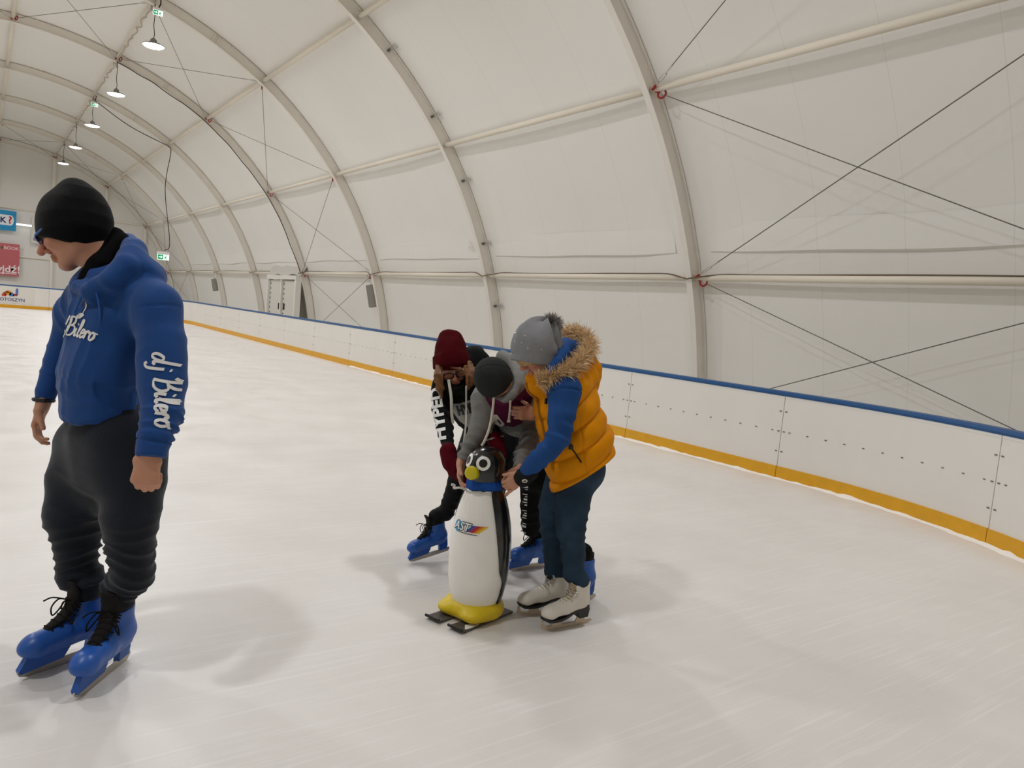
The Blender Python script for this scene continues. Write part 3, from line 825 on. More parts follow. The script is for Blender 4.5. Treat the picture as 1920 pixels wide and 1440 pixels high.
def make_rental_skate():
    fd = Field(0.004)
    fd.chain([(.238, 0, .108), (.14, 0, .118), (.045, 0, .128)], [(.042, .036), (.045, .044), (.04, .05)], Yv, .03)
    fd.ell((.25, 0, .1), (.046, .043, .034), None, .02)
    fd.chain([(.045, 0, .125), (.056, 0, .17), (.06, 0, .222)], [(.04, .054), (.041, .056), (.045, .062)], Yv, .03, (False, True))
    fd.cap((.245, 0, .078), (.03, 0, .086), (.034, .012), (.032, .012), Yv, .015)
    fd.ell((.02, 0, .13), (.02, .034, .03), None, .02)
    V, Q = fd.build(); b = sub('ice_skate', V, Q, M_BLUE_BOOT, None, True)
    fd = Field(0.004); fd.chain([(.205, 0, .148), (.15, 0, .176), (.12, 0, .21), (.116, 0, .26), (.13, 0, .29)], [(.018, .008), (.026, .01), (.03, .011), (.033, .011), (.03, .008)], Yv, .01)
    fd.cap((.06, 0, .205), (.064, 0, .262), (.041, .056), (.043, .06), Yv, .005, (False, True))
    V, Q = fd.build(); sub('tongue', V, Q, M_LINER, b, True)
    mb = MB(); fp = smoothline([(.2, 0, .153), (.155, 0, .18), (.129, 0, .207), (.124, 0, .228)], 6)
    for i in range(7):
        c = fp[int(i * (len(fp) - 1) / 6)]; w = .026 + .012 * i / 6
        for sg in (1, -1):
            mb.tube([c + (-.012, -w * sg, -.016), c + (.0, -w * .6 * sg, -.001), c + (.004, 0, .006), c + (.004, w * .6 * sg, .002), c + (-.004, w * sg, -.012)], .0028, 5)
    for sg in (1, -1):
        mb.tube(smoothline([(.132, 0, .228), (.155, .02 * sg, .233), (.165, .045 * sg, .2), (.155, .056 * sg, .165), (.142, .046 * sg, .18), (.135, .02 * sg, .22)], 6), .0028, 5)
        mb.tube(smoothline([(.132, 0, .228), (.17, .03 * sg, .24), (.19, .05 * sg, .228)], 5), .0028, 5)
    msub('laces', mb, M_LACE, b)
    mb = prism([(.11, .088), (.262, .086), (.296, .034), (.292, .022), (.15, .03)], .011); prism([(-.006, .1), (.078, .095), (.062, .055), (.066, .026), (.008, .026), (-.002, .05)], .011, mb)
    msub('blade_holder', mb, M_BLUE_BOOT, b)
    msub('blade', prism([(-.014, .03), (-.02, .016), (0, .002), (.14, 0), (.262, .002), (.29, .012), (.298, .026), (.29, .032)], .0025), M_BLADE, b)
    return b
def make_figure_skate():
    fd = Field(0.004)
    fd.chain([(.222, 0, .092), (.14, 0, .108), (.05, 0, .135)], [(.036, .03), (.04, .042), (.036, .05)], Yv, .03)
    fd.ell((.232, 0, .086), (.042, .037, .03), None, .02)
    fd.chain([(.045, 0, .13), (.053, 0, .17), (.058, 0, .222)], [(.034, .046), (.036, .05), (.043, .056)], Yv, .03, (False, True))
    V, Q = fd.build(); b = sub('ice_skate', V, Q, M_WHITE_BOOT, None, True)
    pts = smoothline([(.272, 0, .066), (.24, 0, .055), (.18, 0, .056), (.13, 0, .068), (.08, 0, .088), (.02, 0, .094), (.002, 0, .098)], 6)
    mb = MB(); n = len(pts); wd = np.interp(np.linspace(0, 1, n), [0, .12, .35, .6, .85, 1], [.014, .034, .039, .03, .033, .022]); V = []
    for p, w in zip(pts, wd): V += [p + (0, -w, .006), p + (0, w, .006), p + (0, w, -.006), p + (0, -w, -.006)]
    mb.add(V, [(i * 4 + a, i * 4 + (a + 1) % 4, (i + 1) * 4 + (a + 1) % 4, (i + 1) * 4 + a) for i in range(n - 1) for a in range(4)] + [(0, 1, 2, 3), (n * 4 - 1, n * 4 - 2, n * 4 - 3, n * 4 - 4)])
    prism([(.004, .094), (.078, .088), (.062, .046), (.012, .048)], .029, mb); msub('sole', mb, M_SOLE, b)
    mb = MB(); fp = smoothline([(.185, 0, .128), (.14, 0, .158), (.11, 0, .195), (.114, 0, .222)], 6)
    for i in range(10):
        c = fp[int(i * (len(fp) - 1) / 9)]; w = .02 + .01 * i / 9
        for sg in (1, -1): mb.tube([c + (-.008, -w * sg, -.008), c + (.003, 0, .003), c + (-.004, w * sg, -.002)], .0026, 5)
    mb.tube(smoothline([(.116, 0, .2), (.14, .02, .21), (.15, .045, .18), (.14, .05, .15)], 5), .0026, 5)
    msub('laces', mb, M_LACE_TAN, b)
    mb = MB()
    for i in range(5):
        c = fp[int((11 + i * 2) / 20 * (len(fp) - 1))] if False else fp[min(len(fp) - 1, 9 + i * 2)]
        for sg in (1, -1): mb.box(c + (-.012, .031 * sg, -.002), (.008, .003, .004))
    msub('lace_hooks', mb, M_HOOK, b)['kind'] = 'stuff'
    mb = prism([(-.03, .022), (-.035, .014), (.0, .002), (.14, 0), (.25, .004), (.272, .014), (.274, .05), (.262, .052), (.25, .022), (.215, .018), (.195, .052), (.17, .056), (.15, .019), (.07, .018), (.056, .048), (.022, .048), (.008, .022)], .0028)
    msub('blade', mb, M_BLADE_TAN, b)
    return b
SKATES = {}
def place_skate(kind, person, heel, toe, up=(0, 0, 1), scale=1.0):
    """heel and toe points of the blade on (or above) the ice"""
    if kind not in SKATES: SKATES[kind] = [make_rental_skate() if kind == 'rental' else make_figure_skate(), False]
    b, used = SKATES[kind]
    o = copy_tree(b) if used else b
    SKATES[kind][1] = True
    o.parent = person; M = frame(np.asarray(toe) - np.asarray(heel), up); M[:3, :3] *= scale; M[:3, 3] = np.asarray(heel)
    L = M.copy(); L[:3, 3] -= ORG[person.name]; o.matrix_local = Matrix(L.tolist())
    return lambda x, y, z: M[:3, :3] @ np.array([x, y, z]) + M[:3, 3]

# ------------------------------------------------------------ penguin skating aid
def penguin():
    base = on_z(888, 1152); base[2] = 0
    Rh = nrm([RGT[0], RGT[1], 0]); Fh = nrm([FWD[0], FWD[1], 0]); a = math.radians(38)
    f = -math.cos(a) * Fh - math.sin(a) * Rh; l = np.cross([0, 0, 1.0], f); z = np.array([0, 0, 1.0])
    W = lambda x, y, h: base + x * f + y * l + h * z
    t = thing('penguin_skating_aid', base, 'white and black plastic penguin skating aid on two short skis', 'skating aid')
    M_PW = mat('penguin_white_plastic', '#f4f1ea', 0.35, 0.45, var=0.03, var_scale=9, coat=0.2)
    M_PB = mat('penguin_black_plastic', '#0f0f10', 0.22, 0.5, coat=0.3)
    M_PY = mat('penguin_yellow_plastic', '#e0c21c', 0.4, 0.4, var=0.05, var_scale=12)
    hs = np.array([.075, .12, .2, .3, .4, .48, .55, .6, .635, .655]); rr = np.array([.118, .132, .146, .152, .149, .139, .123, .107, .094, .085])
    nh, na = 46, 72; H = np.linspace(.075, .652, nh); Rr = np.array([np.interp(q, hs, rr) for q in H])
    for _ in range(3): Rr[1:-1] = (Rr[:-2] + 2 * Rr[1:-1] + Rr[2:]) / 4
    def shell(rad, off, lo, hi):
        V = []; aa = []
        for i, h in enumerate(H):
            for j in range(na + 1):
                th = lo(h) + (hi(h) - lo(h)) * j / na
                r = Rr[i] + off; V.append(W(r * math.cos(th) * .97, r * math.sin(th), h))
        n = na + 1
        return V, [(i * n + j, i * n + j + 1, (i + 1) * n + j + 1, (i + 1) * n + j) for i in range(nh - 1) for j in range(na)]
    # white belly all round, with the black back as its own raised shell
    V, F = shell(Rr, 0.0, lambda h: -math.pi, lambda h: math.pi); obj('belly', V, F, M_PW, t, smooth=True)
    def edge(h): return math.radians(np.interp(h, [.075, .14, .2, .26, .4, .55, .65], [96, 98, 98, 84, 74, 66, 60]))
    mb = MB(); V, F = shell(Rr, 0.008, lambda h: edge(h), lambda h: 2 * math.pi - edge(h)); mb.add(V, F)
    n = na + 1
    for j in (0, na):
        A = [V[i * n + j] for i in range(nh)]; th = lambda h: edge(h) if j == 0 else 2 * math.pi - edge(h)
        B = [W((Rr[i] - .002) * math.cos(th(h)) * .97, (Rr[i] - .002) * math.sin(th(h)), h) for i, h in enumerate(H)]; mb.strip(A, B)
    mb.obj('back', M_PB, t, smooth=True)
    # dark gap line where the belly meets the foot
    ring = [W(.121 * math.cos(q) * .97, .121 * math.sin(q), .083) for q in np.linspace(0, 2 * math.pi, 49)]; MB().tube(ring, .006, 6, caps=False).obj('seam_ring', M_PB, t)
    fd = Field(0.006)
    for q in np.linspace(0, 2 * math.pi, 25)[:-1]:
        q2 = q + 2 * math.pi / 24; fd.cap(W(.102 * math.cos(q), .112 * math.sin(q), .052), W(.102 * math.cos(q2), .112 * math.sin(q2), .052), .036, k=.02)
    for s in (1, -1): fd.ell(W(.085, .072 * s, .046), (.075, .07, .036), np.array([f, l, z]), .02)
    fd.ell(W(0, 0, .05), (.11, .11, .034), None, .02); fd.plane(W(0, 0, .016), (0, 0, -1))
    V, Q = fd.build(); obj('foot_base', V, Q, M_PY, t, smooth=True)
    # head
    fd = Field(0.005); hc = W(0.0, 0, .775)
    fd.ell(hc, (.098, .092, .082), np.array([f, l, z]), .03); fd.ell(W(.012, 0, .735), (.088, .086, .07), np.array([f, l, z]), .03)
    fd.cap(W(0, 0, .655), W(0, 0, .72), .07, .08, k=.03)
    V, Q = fd.build(); hd = obj('head', V, Q, M_PB, t, smooth=True)
    M_EYE = mat('white_eye_print', '#f1efea', 0.35, 0.4)
    th = np.linspace(0, 2 * math.pi, 33)[:-1]
    for s in (1, -1):
        uu = np.concatenate([np.stack([r0 * np.cos(th), r0 * 1.0 * np.sin(th)], 1) for r0 in (.034, .028, .02)]); Fq = [(i + k * 32, (i + 1) % 32 + k * 32, (i + 1) % 32 + 32 + k * 32, i + 32 + k * 32) for k in (0, 1) for i in range(32)]
        ec = W(.085, .047 * s, .79); nn = nrm(.8 * f + .55 * s * l + .25 * z); xx = nrm(np.cross(z, nn)); yy = np.cross(nn, xx)
        decal('eye_ring', uu, Fq, ec, xx, yy, (V, Q), M_EYE, hd, lift=.003, back=.1, step=.02)
        uu = np.stack([.014 * np.cos(th), .014 * np.sin(th)], 1); decal('pupil', uu, [tuple(range(32))], ec, xx, yy, (V, Q), M_PB, hd, lift=.003, back=.1, step=.012)
    fd = Field(0.004); bk = W(.088, .004, .735); bn = nrm(f + .3 * l + .2 * z)
    fd.cap(bk, bk + bn * .05, .03, .032, k=.004, flat=(False, True)); fd.ell(bk + bn * .048, (.012, .033, .033), np.array([bn, nrm(np.cross(z, bn)), np.cross(bn, nrm(np.cross(z, bn)))]), .006)
    V2, Q2 = fd.build(); obj('beak', V2, Q2, mat('beak_yellow_green', '#c6b81c', 0.45, 0.35), t, smooth=True)
    # collar scarf and cord
    fd = Field(0.005)
    for q in np.linspace(0, 2 * math.pi, 21)[:-1]:
        q2 = q + 2 * math.pi / 20; fd.cap(W(.076 * math.cos(q), .076 * math.sin(q), .672), W(.076 * math.cos(q2), .076 * math.sin(q2), .672), (.014, .03), side=np.cross([math.cos(q), math.sin(q), 0], z), k=.01)
    fd.ell(W(0, 0, .67), (.08, .08, .03), None, .01)
    V3, Q3 = fd.build(lambda P, N: .004 * wob(P, 12, 3)); obj('scarf', V3, Q3, mat('blue_scarf_cloth', '#164a9a', 0.75, 0.2, bump=0.1, scale=90), t, smooth=True)
    ring = [W((.091) * math.cos(q), .093 * math.sin(q), .64 + .006 * math.sin(3 * q)) for q in np.linspace(0, 2 * math.pi, 41)]
    mb = MB().tube(ring, .0055, 6, caps=False)
    mb.tube(smoothline([W(.09, -.04, .642), W(.115, -.06, .652), W(.125, -.09, .645), W(.112, -.1, .655), W(.128, -.105, .66)], 5), .006, 6)
    mb.obj('cord', mat('grey_white_cord', '#c9c5bc', 0.8, 0.2, bump=0.3, scale=200), t)
    # logo and lettering on the belly
    bel = shell(Rr, 0.0, lambda h: -math.pi, lambda h: math.pi)
    def onb(name, V2, F2, y, h, m, lift): decal(name, V2, F2, W(.2, y, h), -(-l), z, bel, m, t, lift=lift, back=.05, step=.01, ray_dir=-f)
    xr = l                                                            # image right on the belly is the penguin's left
    Y0, H0 = .03, .475
    def bar(x0, x1, y0, y1, sk=.02): return np.array([(x0, y0), (x1, y0), (x1 + sk, y1), (x0 + sk, y1)]), [(0, 1, 2, 3)]
    def put(name, VF, m, lift): decal(name, VF[0], VF[1], W(.16, Y0, H0), xr, z, bel, m, t, lift=lift, back=.16, step=.012)
    def flat(c): return mat('print_' + c.strip('#'), c, 0.45, 0.3)
    put('logo_plate', bar(-.075, .052, -.03, .022, .012), flat('#e8e6e0'), .0012)
    put('logo_disc', (np.stack([-.066 + .026 * np.cos(th), -.002 + .028 * np.sin(th)], 1), [tuple(range(32))]), flat('#3aa0d4'), .002)
    for i, c in enumerate(('#1f5aa0', '#8a3f72', '#b52a30', '#dc7a22', '#e2bf2a')): put('logo_stripe', bar(-.012 + .0125 * i, .0005 + .0125 * i, -.018, .016, .03), flat(c), .002)
    put('logo_caption', bar(-.052, .045, -.029, -.025, .0), flat('#6f6a64'), .002)
    Vt, Ft = text_mesh('AST', .055, .0008, .2); Vt[:, 0] -= .042; put('logo_letters', (Vt, Ft), flat('#f4f4f2'), .0034)
    Vt2, Ft2 = text_mesh('AST', .055, .0042, .2); Vt2[:, 0] -= .042; put('logo_letter_outline', (Vt2, Ft2), M_BLACK, .0027)
    # skis
    for s in (1, -1):
        V = []; prof = [(-.16, .0), (-.16, .006), (.17, .006), (.215, .014), (.225, .022), (.22, .012), (.2, .002)]
        top = smoothline([(-.165, .012), (.0, .012), (.14, .012), (.19, .014), (.222, .022)], 6); n = len(top); V = []
        for x, h in top:
            for y, dz in ((-.045, 0), (.045, 0), (.045, -.01), (-.045, -.01)): V.append(W(x, .075 * s + y, h + dz))
        F = [(i * 4 + a2, i * 4 + (a2 + 1) % 4, (i + 1) * 4 + (a2 + 1) % 4, (i + 1) * 4 + a2) for i in range(n - 1) for a2 in range(4)] + [(0, 1, 2, 3), (n * 4 - 4, n * 4 - 3, n * 4 - 2, n * 4 - 1)]
        sk = obj('ski', V, F, mat('worn_ski_top', '#55504c', 0.4, 0.45, var=0.35, var_scale=18), t)
        MB().tube([W(.221, .075 * s - .045, .02), W(.221, .075 * s + .045, .02)], .0065, 8).obj('ski_tip', M_BLACK, sk)
        if s == 1:
            MB().add([W(.09 + q[0], .075 + q[1], .0135) for q in ((0, .02), (.06, -.0), (.1, .035), (.07, .043), (.0, .043))], [(0, 1, 2, 3, 4)]).obj('ski_print', M_WHITE, sk)
    return t, W, f, l

# ------------------------------------------------------------ people
def rp(hw, d): return hw * d / FPX
def limb(cl, bd, pts, k=.02, flat=(False, True), fac=.72, side=None, flatten=1.0):
    """pts: (px, py, depth, half width px); adds the sleeve or trouser leg to cl and the limb inside to bd"""
    P = [pix(x, y, d) for x, y, d, w in pts]; R = [rp(w, d) for x, y, d, w in pts]
    cl.chain(P, R, side, k, flat)
    if bd is not None: bd.chain(P, [r * fac for r in R], side, k)
    return P, R
def skin_attrs(C, A, s=1.0, beard=0.0):
    def loc(V): return (V - C) @ A.T / s
    def lip(V): q = loc(V); return np.clip(1.2 - np.linalg.norm((q - [.096, 0, -.083]) / [.014, .024, .011], axis=1), 0, 1)
    def red(V):
        q = loc(V); return np.clip(1.3 - np.linalg.norm((q - [.085, 0, -.045]) / [.05, .07, .035], axis=1), 0, 1) * .7
    def brd(V): q = loc(V); return beard * np.clip(1.3 - np.linalg.norm((q - [.082, 0, -.108]) / [.025, .022, .016], axis=1), 0, 1)
    return {'soft_lip': lip, 'soft_red': red, 'soft_beard': brd}

def man():
    base = on_z(150, 1262); base[2] = 0
    t = thing('person', base, 'person in black beanie and blue hoodie standing on blue skates', 'person')
    toeL = on_z(137, 1317); dL = nrm(on_z(248, 1228) - toeL); sL = place_skate('rental', t, toeL + dL * .335, toeL, scale=1.12)
    toeR = on_z(30, 1278); dR = nrm(on_z(165, 1228) - toeR); sR = place_skate('rental', t, toeR + dR * .335, toeR, scale=1.12)
    aL, aR = sL(.062, 0, .262), sR(.062, 0, .262)
    # --- trousers
    tr = Field(.007); bd = Field(.0042)
    th = math.radians(50); Rh = nrm([RGT[0], RGT[1], 0]); Fh = nrm([FWD[0], FWD[1], 0])
    f = -math.cos(th) * Fh - math.sin(th) * Rh; l = np.cross([0, 0, 1.], f); z = np.array([0, 0, 1.])
    pel = pix(203, 815, 2.86)
    tr.chain([pix(197, 770, 2.86), pix(202, 820, 2.86), pix(200, 870, 2.86), pix(197, 920, 2.87)], [(.165, .115), (.188, .14), (.17, .13), (.1, .09)], l, .03)
    P1, _ = limb(tr, bd, [(158, 835, 2.93, 52), (142, 905, 2.92, 50), (137, 965, 2.9, 51), (143, 1015, 2.92, 42), (144, 1075, 2.94, 35)], .08, flat=(0, 0))
    tr.chain([P1[-1], aR + z * .03, aR - z * .045], [rp(35, 2.94), .064, .054], None, .02, (0, 1)); bd.chain([P1[-1], aR, aR - z * .1], [.045, .032, .03])
    P2, _ = limb(tr, bd, [(248, 835, 2.8, 62), (252, 905, 2.79, 59), (246, 970, 2.78, 51), (247, 1012, 2.8, 44), (250, 1075, 2.83, 38)], .08, flat=(0, 0))
    tr.chain([P2[-1], aL + z * .035, aL - z * .045], [rp(39, 2.83), .07, .056], None, .02, (0, 1)); bd.chain([P2[-1], aL, aL - z * .1], [.045, .032, .03])
    def dt(P, N):
        o = .006 * wob(P, 3.5, 1) + folds(P, P1[0], P1[2], .2, .13, .004, 4) + folds(P, P2[0], P2[2], .2, .13, .004, 5)
        for q, a in ((P1, aR), (P2, aL)):
            o += folds(P, q[2], q[3], .16, .06, .005, 2) + folds(P, q[3], a, .13, .045, .008, 3)
        return o
    fmesh('trousers', tr, mat('dark_jogger_cloth', '#1b2029', 0.9, 0.15, bump=0.12, scale=140, var=0.08, var_scale=10, sheen=.2), t, dt)
    # --- hoodie
    ho = Field(.0065)
    ch, wa, he = pix(206, 610, 2.85), pix(190, 705, 2.84), pix(188, 785, 2.85)
    ho.chain([pix(212, 570, 2.86), ch, wa, he], [(.185, .11), (.208, .135), (.205, .15), (.19, .137)], l, .07, (0, 1))
    ho.chain([pix(236, 528, 2.86), pix(270, 552, 2.79), pix(294, 576, 2.73)], [.08, .082, .078], None, .09)
    ho.chain([pix(185, 530, 2.86), pix(138, 588, 2.96)], [.075, .07], None, .09)
    A1, _ = limb(ho, bd, [(297, 580, 2.73, 38), (304, 640, 2.7, 41), (306, 715, 2.67, 44), (303, 775, 2.62, 40), (292, 816, 2.58, 32)], .06, flat=(0, 0), fac=.55)
    ho.chain([A1[-1], pix(287, 836, 2.565), pix(284, 856, 2.555)], [rp(31, 2.57), rp(27, 2.56), rp(26, 2.55)], None, .008, (0, 1))
    A2, _ = limb(ho, bd, [(136, 592, 2.97, 29), (117, 650, 3.0, 24), (100, 702, 2.99, 20)], .03, flat=(0, 0), fac=.6)
    ho.chain([A2[-1], pix(87, 735, 2.97), pix(84, 752, 2.96)], [rp(20, 2.97), rp(19, 2.97), rp(18, 2.96)], None, .008, (0, 1))
    # hood lying round the neck
    ring = [pix(*q) for q in ((150, 540, 2.74), (172, 548, 2.7), (205, 528, 2.68), (238, 498, 2.72), (252, 468, 2.82), (240, 456, 2.94), (205, 480, 3.0), (165, 515, 2.93), (146, 536, 2.8))]
    ho.chain(ring, [.03, .032, .038, .045, .045, .04, .035, .03, .03], None, .025)
    hoodA = np.array([nrm(-f - z * .9), l, nrm(np.cross(nrm(-f - z * .9), l))])
    ho.ell(pix(266, 505, 2.84), (.085, .125, .05), hoodA, .03); ho.ell(pix(280, 520, 2.86), (.05, .1, .05), hoodA, .03)
    pocket = [(108, 708), (178, 716), (181, 742), (200, 765), (226, 768), (232, 778), (140, 798), (112, 770)]
    def dh(P, N):
        o = .005 * wob(P, 3.2, 5) + folds(P, A1[3], A1[4], .12, .04, .008, 6) + folds(P, A1[1], A1[3], .14, .09, .005, 8) + folds(P, A2[1], A2[2], .1, .05, .007, 9) + folds(P, ch - l * .2, ch + l * .2, .3, .08, .006, 31) + folds(P, wa - l * .2, wa + l * .2, .3, .09, .006, 33)
        o += folds(P, wa, he, .3, .08, .004, 11)
        uv = topx(P); face = (N @ FWD) < -.1; arm = (uv[:, 0] > 258)
        sd = polysd(uv, pocket); o += np.where(face & ~arm, .007 * np.clip(sd / 2.5 + .5, 0, 1), 0)
        seam = np.abs(uv[:, 1] - (572 + .0016 * (uv[:, 0] - 305) ** 2)); o -= np.where(face & (uv[:, 0] > 262) & (seam < 3), .004 * (1 - seam / 3), 0)      # shoulder seam
        cuff = np.abs(uv[:, 1] - (826 + (uv[:, 0] - 285) * .12)); o -= np.where((uv[:, 0] > 255) & (cuff < 2.5), .004, 0)
        return o
    hm = mat('royal_blue_fleece', '#1d4683', 0.8, 0.15, bump=0.1, scale=150, var=0.06, var_scale=12, sheen=.15)
    ob, HV, HQ = fmesh('hoodie', ho, hm, t, dh)
    # prints
    Vs, Fs = script_name()
    xd = nrm(pix(182, 632, 2.7) - pix(104, 610, 2.82)); o = pix(143, 618, 2.72); yd = nrm(-DWN - xd * (-DWN @ xd))
    decal('chest_lettering', Vs * .066, Fs, o, xd, yd, (HV, HQ), M_WHITE, ob, lift=.003, back=.3, step=.012, ray_dir=FWD)
    xd = nrm(pix(318, 790, 2.6) - pix(303, 675, 2.62)); yd = nrm(np.cross(-FWD, xd)); yd = nrm(yd - xd * (yd @ xd))
    decal('sleeve_lettering', Vs * .071, Fs, pix(311, 733, 2.6), xd, yd, (HV, HQ), M_WHITE, ob, lift=.003, back=.3, step=.012, ray_dir=FWD)
    note = [(142, 592), (150, 587), (158, 588), (161, 592), (152, 597), (143, 597)]; flag = [(159, 566), (161, 568), (164, 574), (163, 580), (158, 588), (156, 588), (160, 580)]
    for nm, pl in (('note_head', note), ('note_flag', flag)):
        decal(nm, np.array([((x - 150) * 2.05e-3, -(y - 590) * 2.05e-3) for x, y in pl]), [tuple(range(len(pl)))[::-1]], pix(150, 590, 2.7), RGT, -DWN, (HV, HQ), M_WHITE, ob, lift=.003, back=.3, step=.012, ray_dir=FWD)
    mb = MB()
    for pts in (((157, 545), (150, 562), (139, 588)), ((180, 545), (186, 572), (188, 598))):
        mb.tube(smoothline([pix(x, y, 2.665 if x > 150 else 2.69) for x, y in pts], 5), .004, 6)
    mb.obj('drawstring', mat('blue_drawstring', '#2a5aa5', 0.7, .2), ob)
    # --- head and hands
    C = pix(137, 425, 2.82); fh = iv(-.9, -.36, .12); uh = iv(-.36, .9, .05)
    A = head(bd, C, fh, uh, 1.14, 1.35)
    bd.cap(C - A[0] * .03 - A[2] * .06, pix(205, 520, 2.86), .062, .07, k=.03); bd.chain([pix(205, 540, 2.86), ch, wa, pel], [.08, (.15, .09), (.15, .1), (.15, .1)], l, .04)
    for q in (P1[0], P2[0]): bd.cap(pel, q, .09, .08, k=.04)
    bd.cap(pix(210, 560, 2.86), A1[0], .06, .05, k=.03); bd.cap(pix(200, 560, 2.86), A2[0], .06, .05, k=.03)
    Wl = pix(280, 852, 2.55); bd.cap(A1[-1], Wl, .033, .028, k=.01)
    hand(bd, Wl, iv(-.12, -1, .1), iv(-.1, .05, -1), iv(-1, 0, -.2), 1.14, (58, 85, 50), (.75, .25, .75), 1.14)
    Wr = pix(80, 760, 2.955); bd.cap(A2[-1], Wr, .03, .026, k=.01)
    hand(bd, Wr, iv(-.25, -1, .05), iv(.9, -.1, -.2), iv(.25, -.1, 1), 1.0, (18, 38, 34), (.85, .2, .5), 1.08, per=((22, 45, 40), (18, 40, 35), (14, 32, 30), (8, 24, 24)))
    fmesh('body', bd, M_SKIN, t, attrs=skin_attrs(C, A, 1.14, .9))
    MB().tube([pix(82, 750, 2.96) + .034 * (math.cos(q) * RGT * 1.0 + math.sin(q) * FWD) + .004 * math.cos(q) * DWN for q in np.linspace(0, 2 * math.pi, 20)], .008, 8, caps=False).obj('wrist_band', M_BLACK, t)
    # --- beanie and neck gaiter
    ht = Field(.006)
    ht.ell(pix(140, 425, 2.82), (.13, .106, .115), A, .03); ht.ell(pix(143, 374, 2.82), (.068, .066, .084), A, .05); ht.ell(pix(156, 402, 2.82), (.092, .088, .115), A, .04)
    ht.skull(C, A, 1.14); ht.plane(pix(135, 458, 2.82), iv(-.17, -.98, .0))
    fmesh('beanie', ht, mat('black_knit', '#0b0b0d', 0.9, 0.1, bump=0.35, scale=260, sheen=.1), t, lambda P, N: .003 * wob(P, 6, 21) + folds(P, pix(140, 350, 2.8), pix(140, 450, 2.8), .16, .06, .002, 22))
    ng = Field(.006)
    ng.chain([pix(163, 533, 2.79), pix(196, 500, 2.83), pix(222, 460, 2.86), pix(214, 445, 2.86)], [.034, .062, .05, .04], None, .03)
    fmesh('neck_gaiter', ng, mat('black_fleece', '#0c0b0b', 0.9, 0.1, bump=0.2, scale=200), t, lambda P, N: .004 * wob(P, 9, 24))
    # --- spectacles
    mb = MB(); E = lambda a, b, c: C + 1.14 * (a * A[0] + b * A[1] + c * A[2])
    for s in (1, -1):
        mb.tube([E(.02, .079 * s, .004), E(.07, .073 * s, .0), E(.1, .058 * s, -.006)], [.003, .004, .004], 6)
        mb.tube([E(.103, .034 * s, -.014) + (.026 * math.cos(q) * A[1] + .018 * math.sin(q) * A[2]) for q in np.linspace(0, 2 * math.pi, 22)], .0022, 5, caps=False)
    mb.tube([E(.103, .01, -.006), E(.108, 0, -.004), E(.103, -.01, -.006)], .0022, 5)
    g = mb.obj('spectacles', mat('blue_spectacle_frame', '#2f5fa8', 0.3, .5), t)
    for s in (1, -1): MB().add([E(.103, .034 * s, -.014) + (.025 * math.cos(q) * A[1] + .017 * math.sin(q) * A[2]) for q in np.linspace(0, 2 * math.pi, 17)[:-1]], [tuple(range(16))]).obj('lens', M_LENS, g)
    return t

def glass_material():
    m = bpy.data.materials.new('spectacle_glass'); m.use_nodes = True; b = m.node_tree.nodes['Principled BSDF']
    b.inputs['Roughness'].default_value = .02; b.inputs['Transmission Weight'].default_value = 1.0; b.inputs['IOR'].default_value = 1.08
    return m
M_LENS = glass_material()

# ------------------------------------------------------------ hall fittings
def theta_at(px, py, k):
    ths = np.linspace(-20, 84, 2081); P = np.array([arc(t) + [0, rib_y(k), 0] for t in ths]); return ths[np.argmin(((topx(P) - [px, py]) ** 2).sum(1))]
def polar(th):
    a = math.radians(th); return np.array([math.cos(a), 0, -math.sin(a)]), np.array([math.sin(a), 0, math.cos(a)])      # tangent, outward
for x, y in ((742, 95), (822, 220), (880, 340), (918, 457), (943, 574)):
    th = theta_at(x - 14, y, 1); tg, out = polar(th); c = arc(th, 0.05) + [0, rib_y(1), 0]; b = np.array([0, -1.0, 0])
    t = thing('membrane_clamp', c, 'silver clamp tying the roof membrane to an arch rib', 'clamp', 'membrane clamps along one rib')
    MB().box(c + b * .03, (.03, .025, .04), np.array([tg, b, out]), .006).obj('jaw', M_BOLT, t)
    mb = MB()
    for s in (-1, 1): mb.tube([c + b * .05 + tg * .03 * s, c + b * .16 + tg * .035 * s + out * .03, c + b * .2 + tg * .02 * s + out * .05], .008, 6)
    mb.tube([c + b * .16 - tg * .035 + out * .03, c + b * .16 + tg * .035 + out * .03], .008, 6).obj('bracket', M_GREY_METAL, t)
    e = c + b * .24 + out * .06; MB().tube([e + .045 * (math.cos(q) * b + math.sin(q) * tg) for q in np.linspace(0, 2 * math.pi, 17)], .014, 6, caps=False).obj('ring', M_GREY_METAL, t)
    c2 = arc(th - 1.5, 0.08) + [0, rib_y(1) + .2, 0]; MB().tube([c2, c2 - b * .05 + tg * .03, c2 - b * .02 + tg * .07], .014, 6).obj('rear_hook', M_BLACK, t)
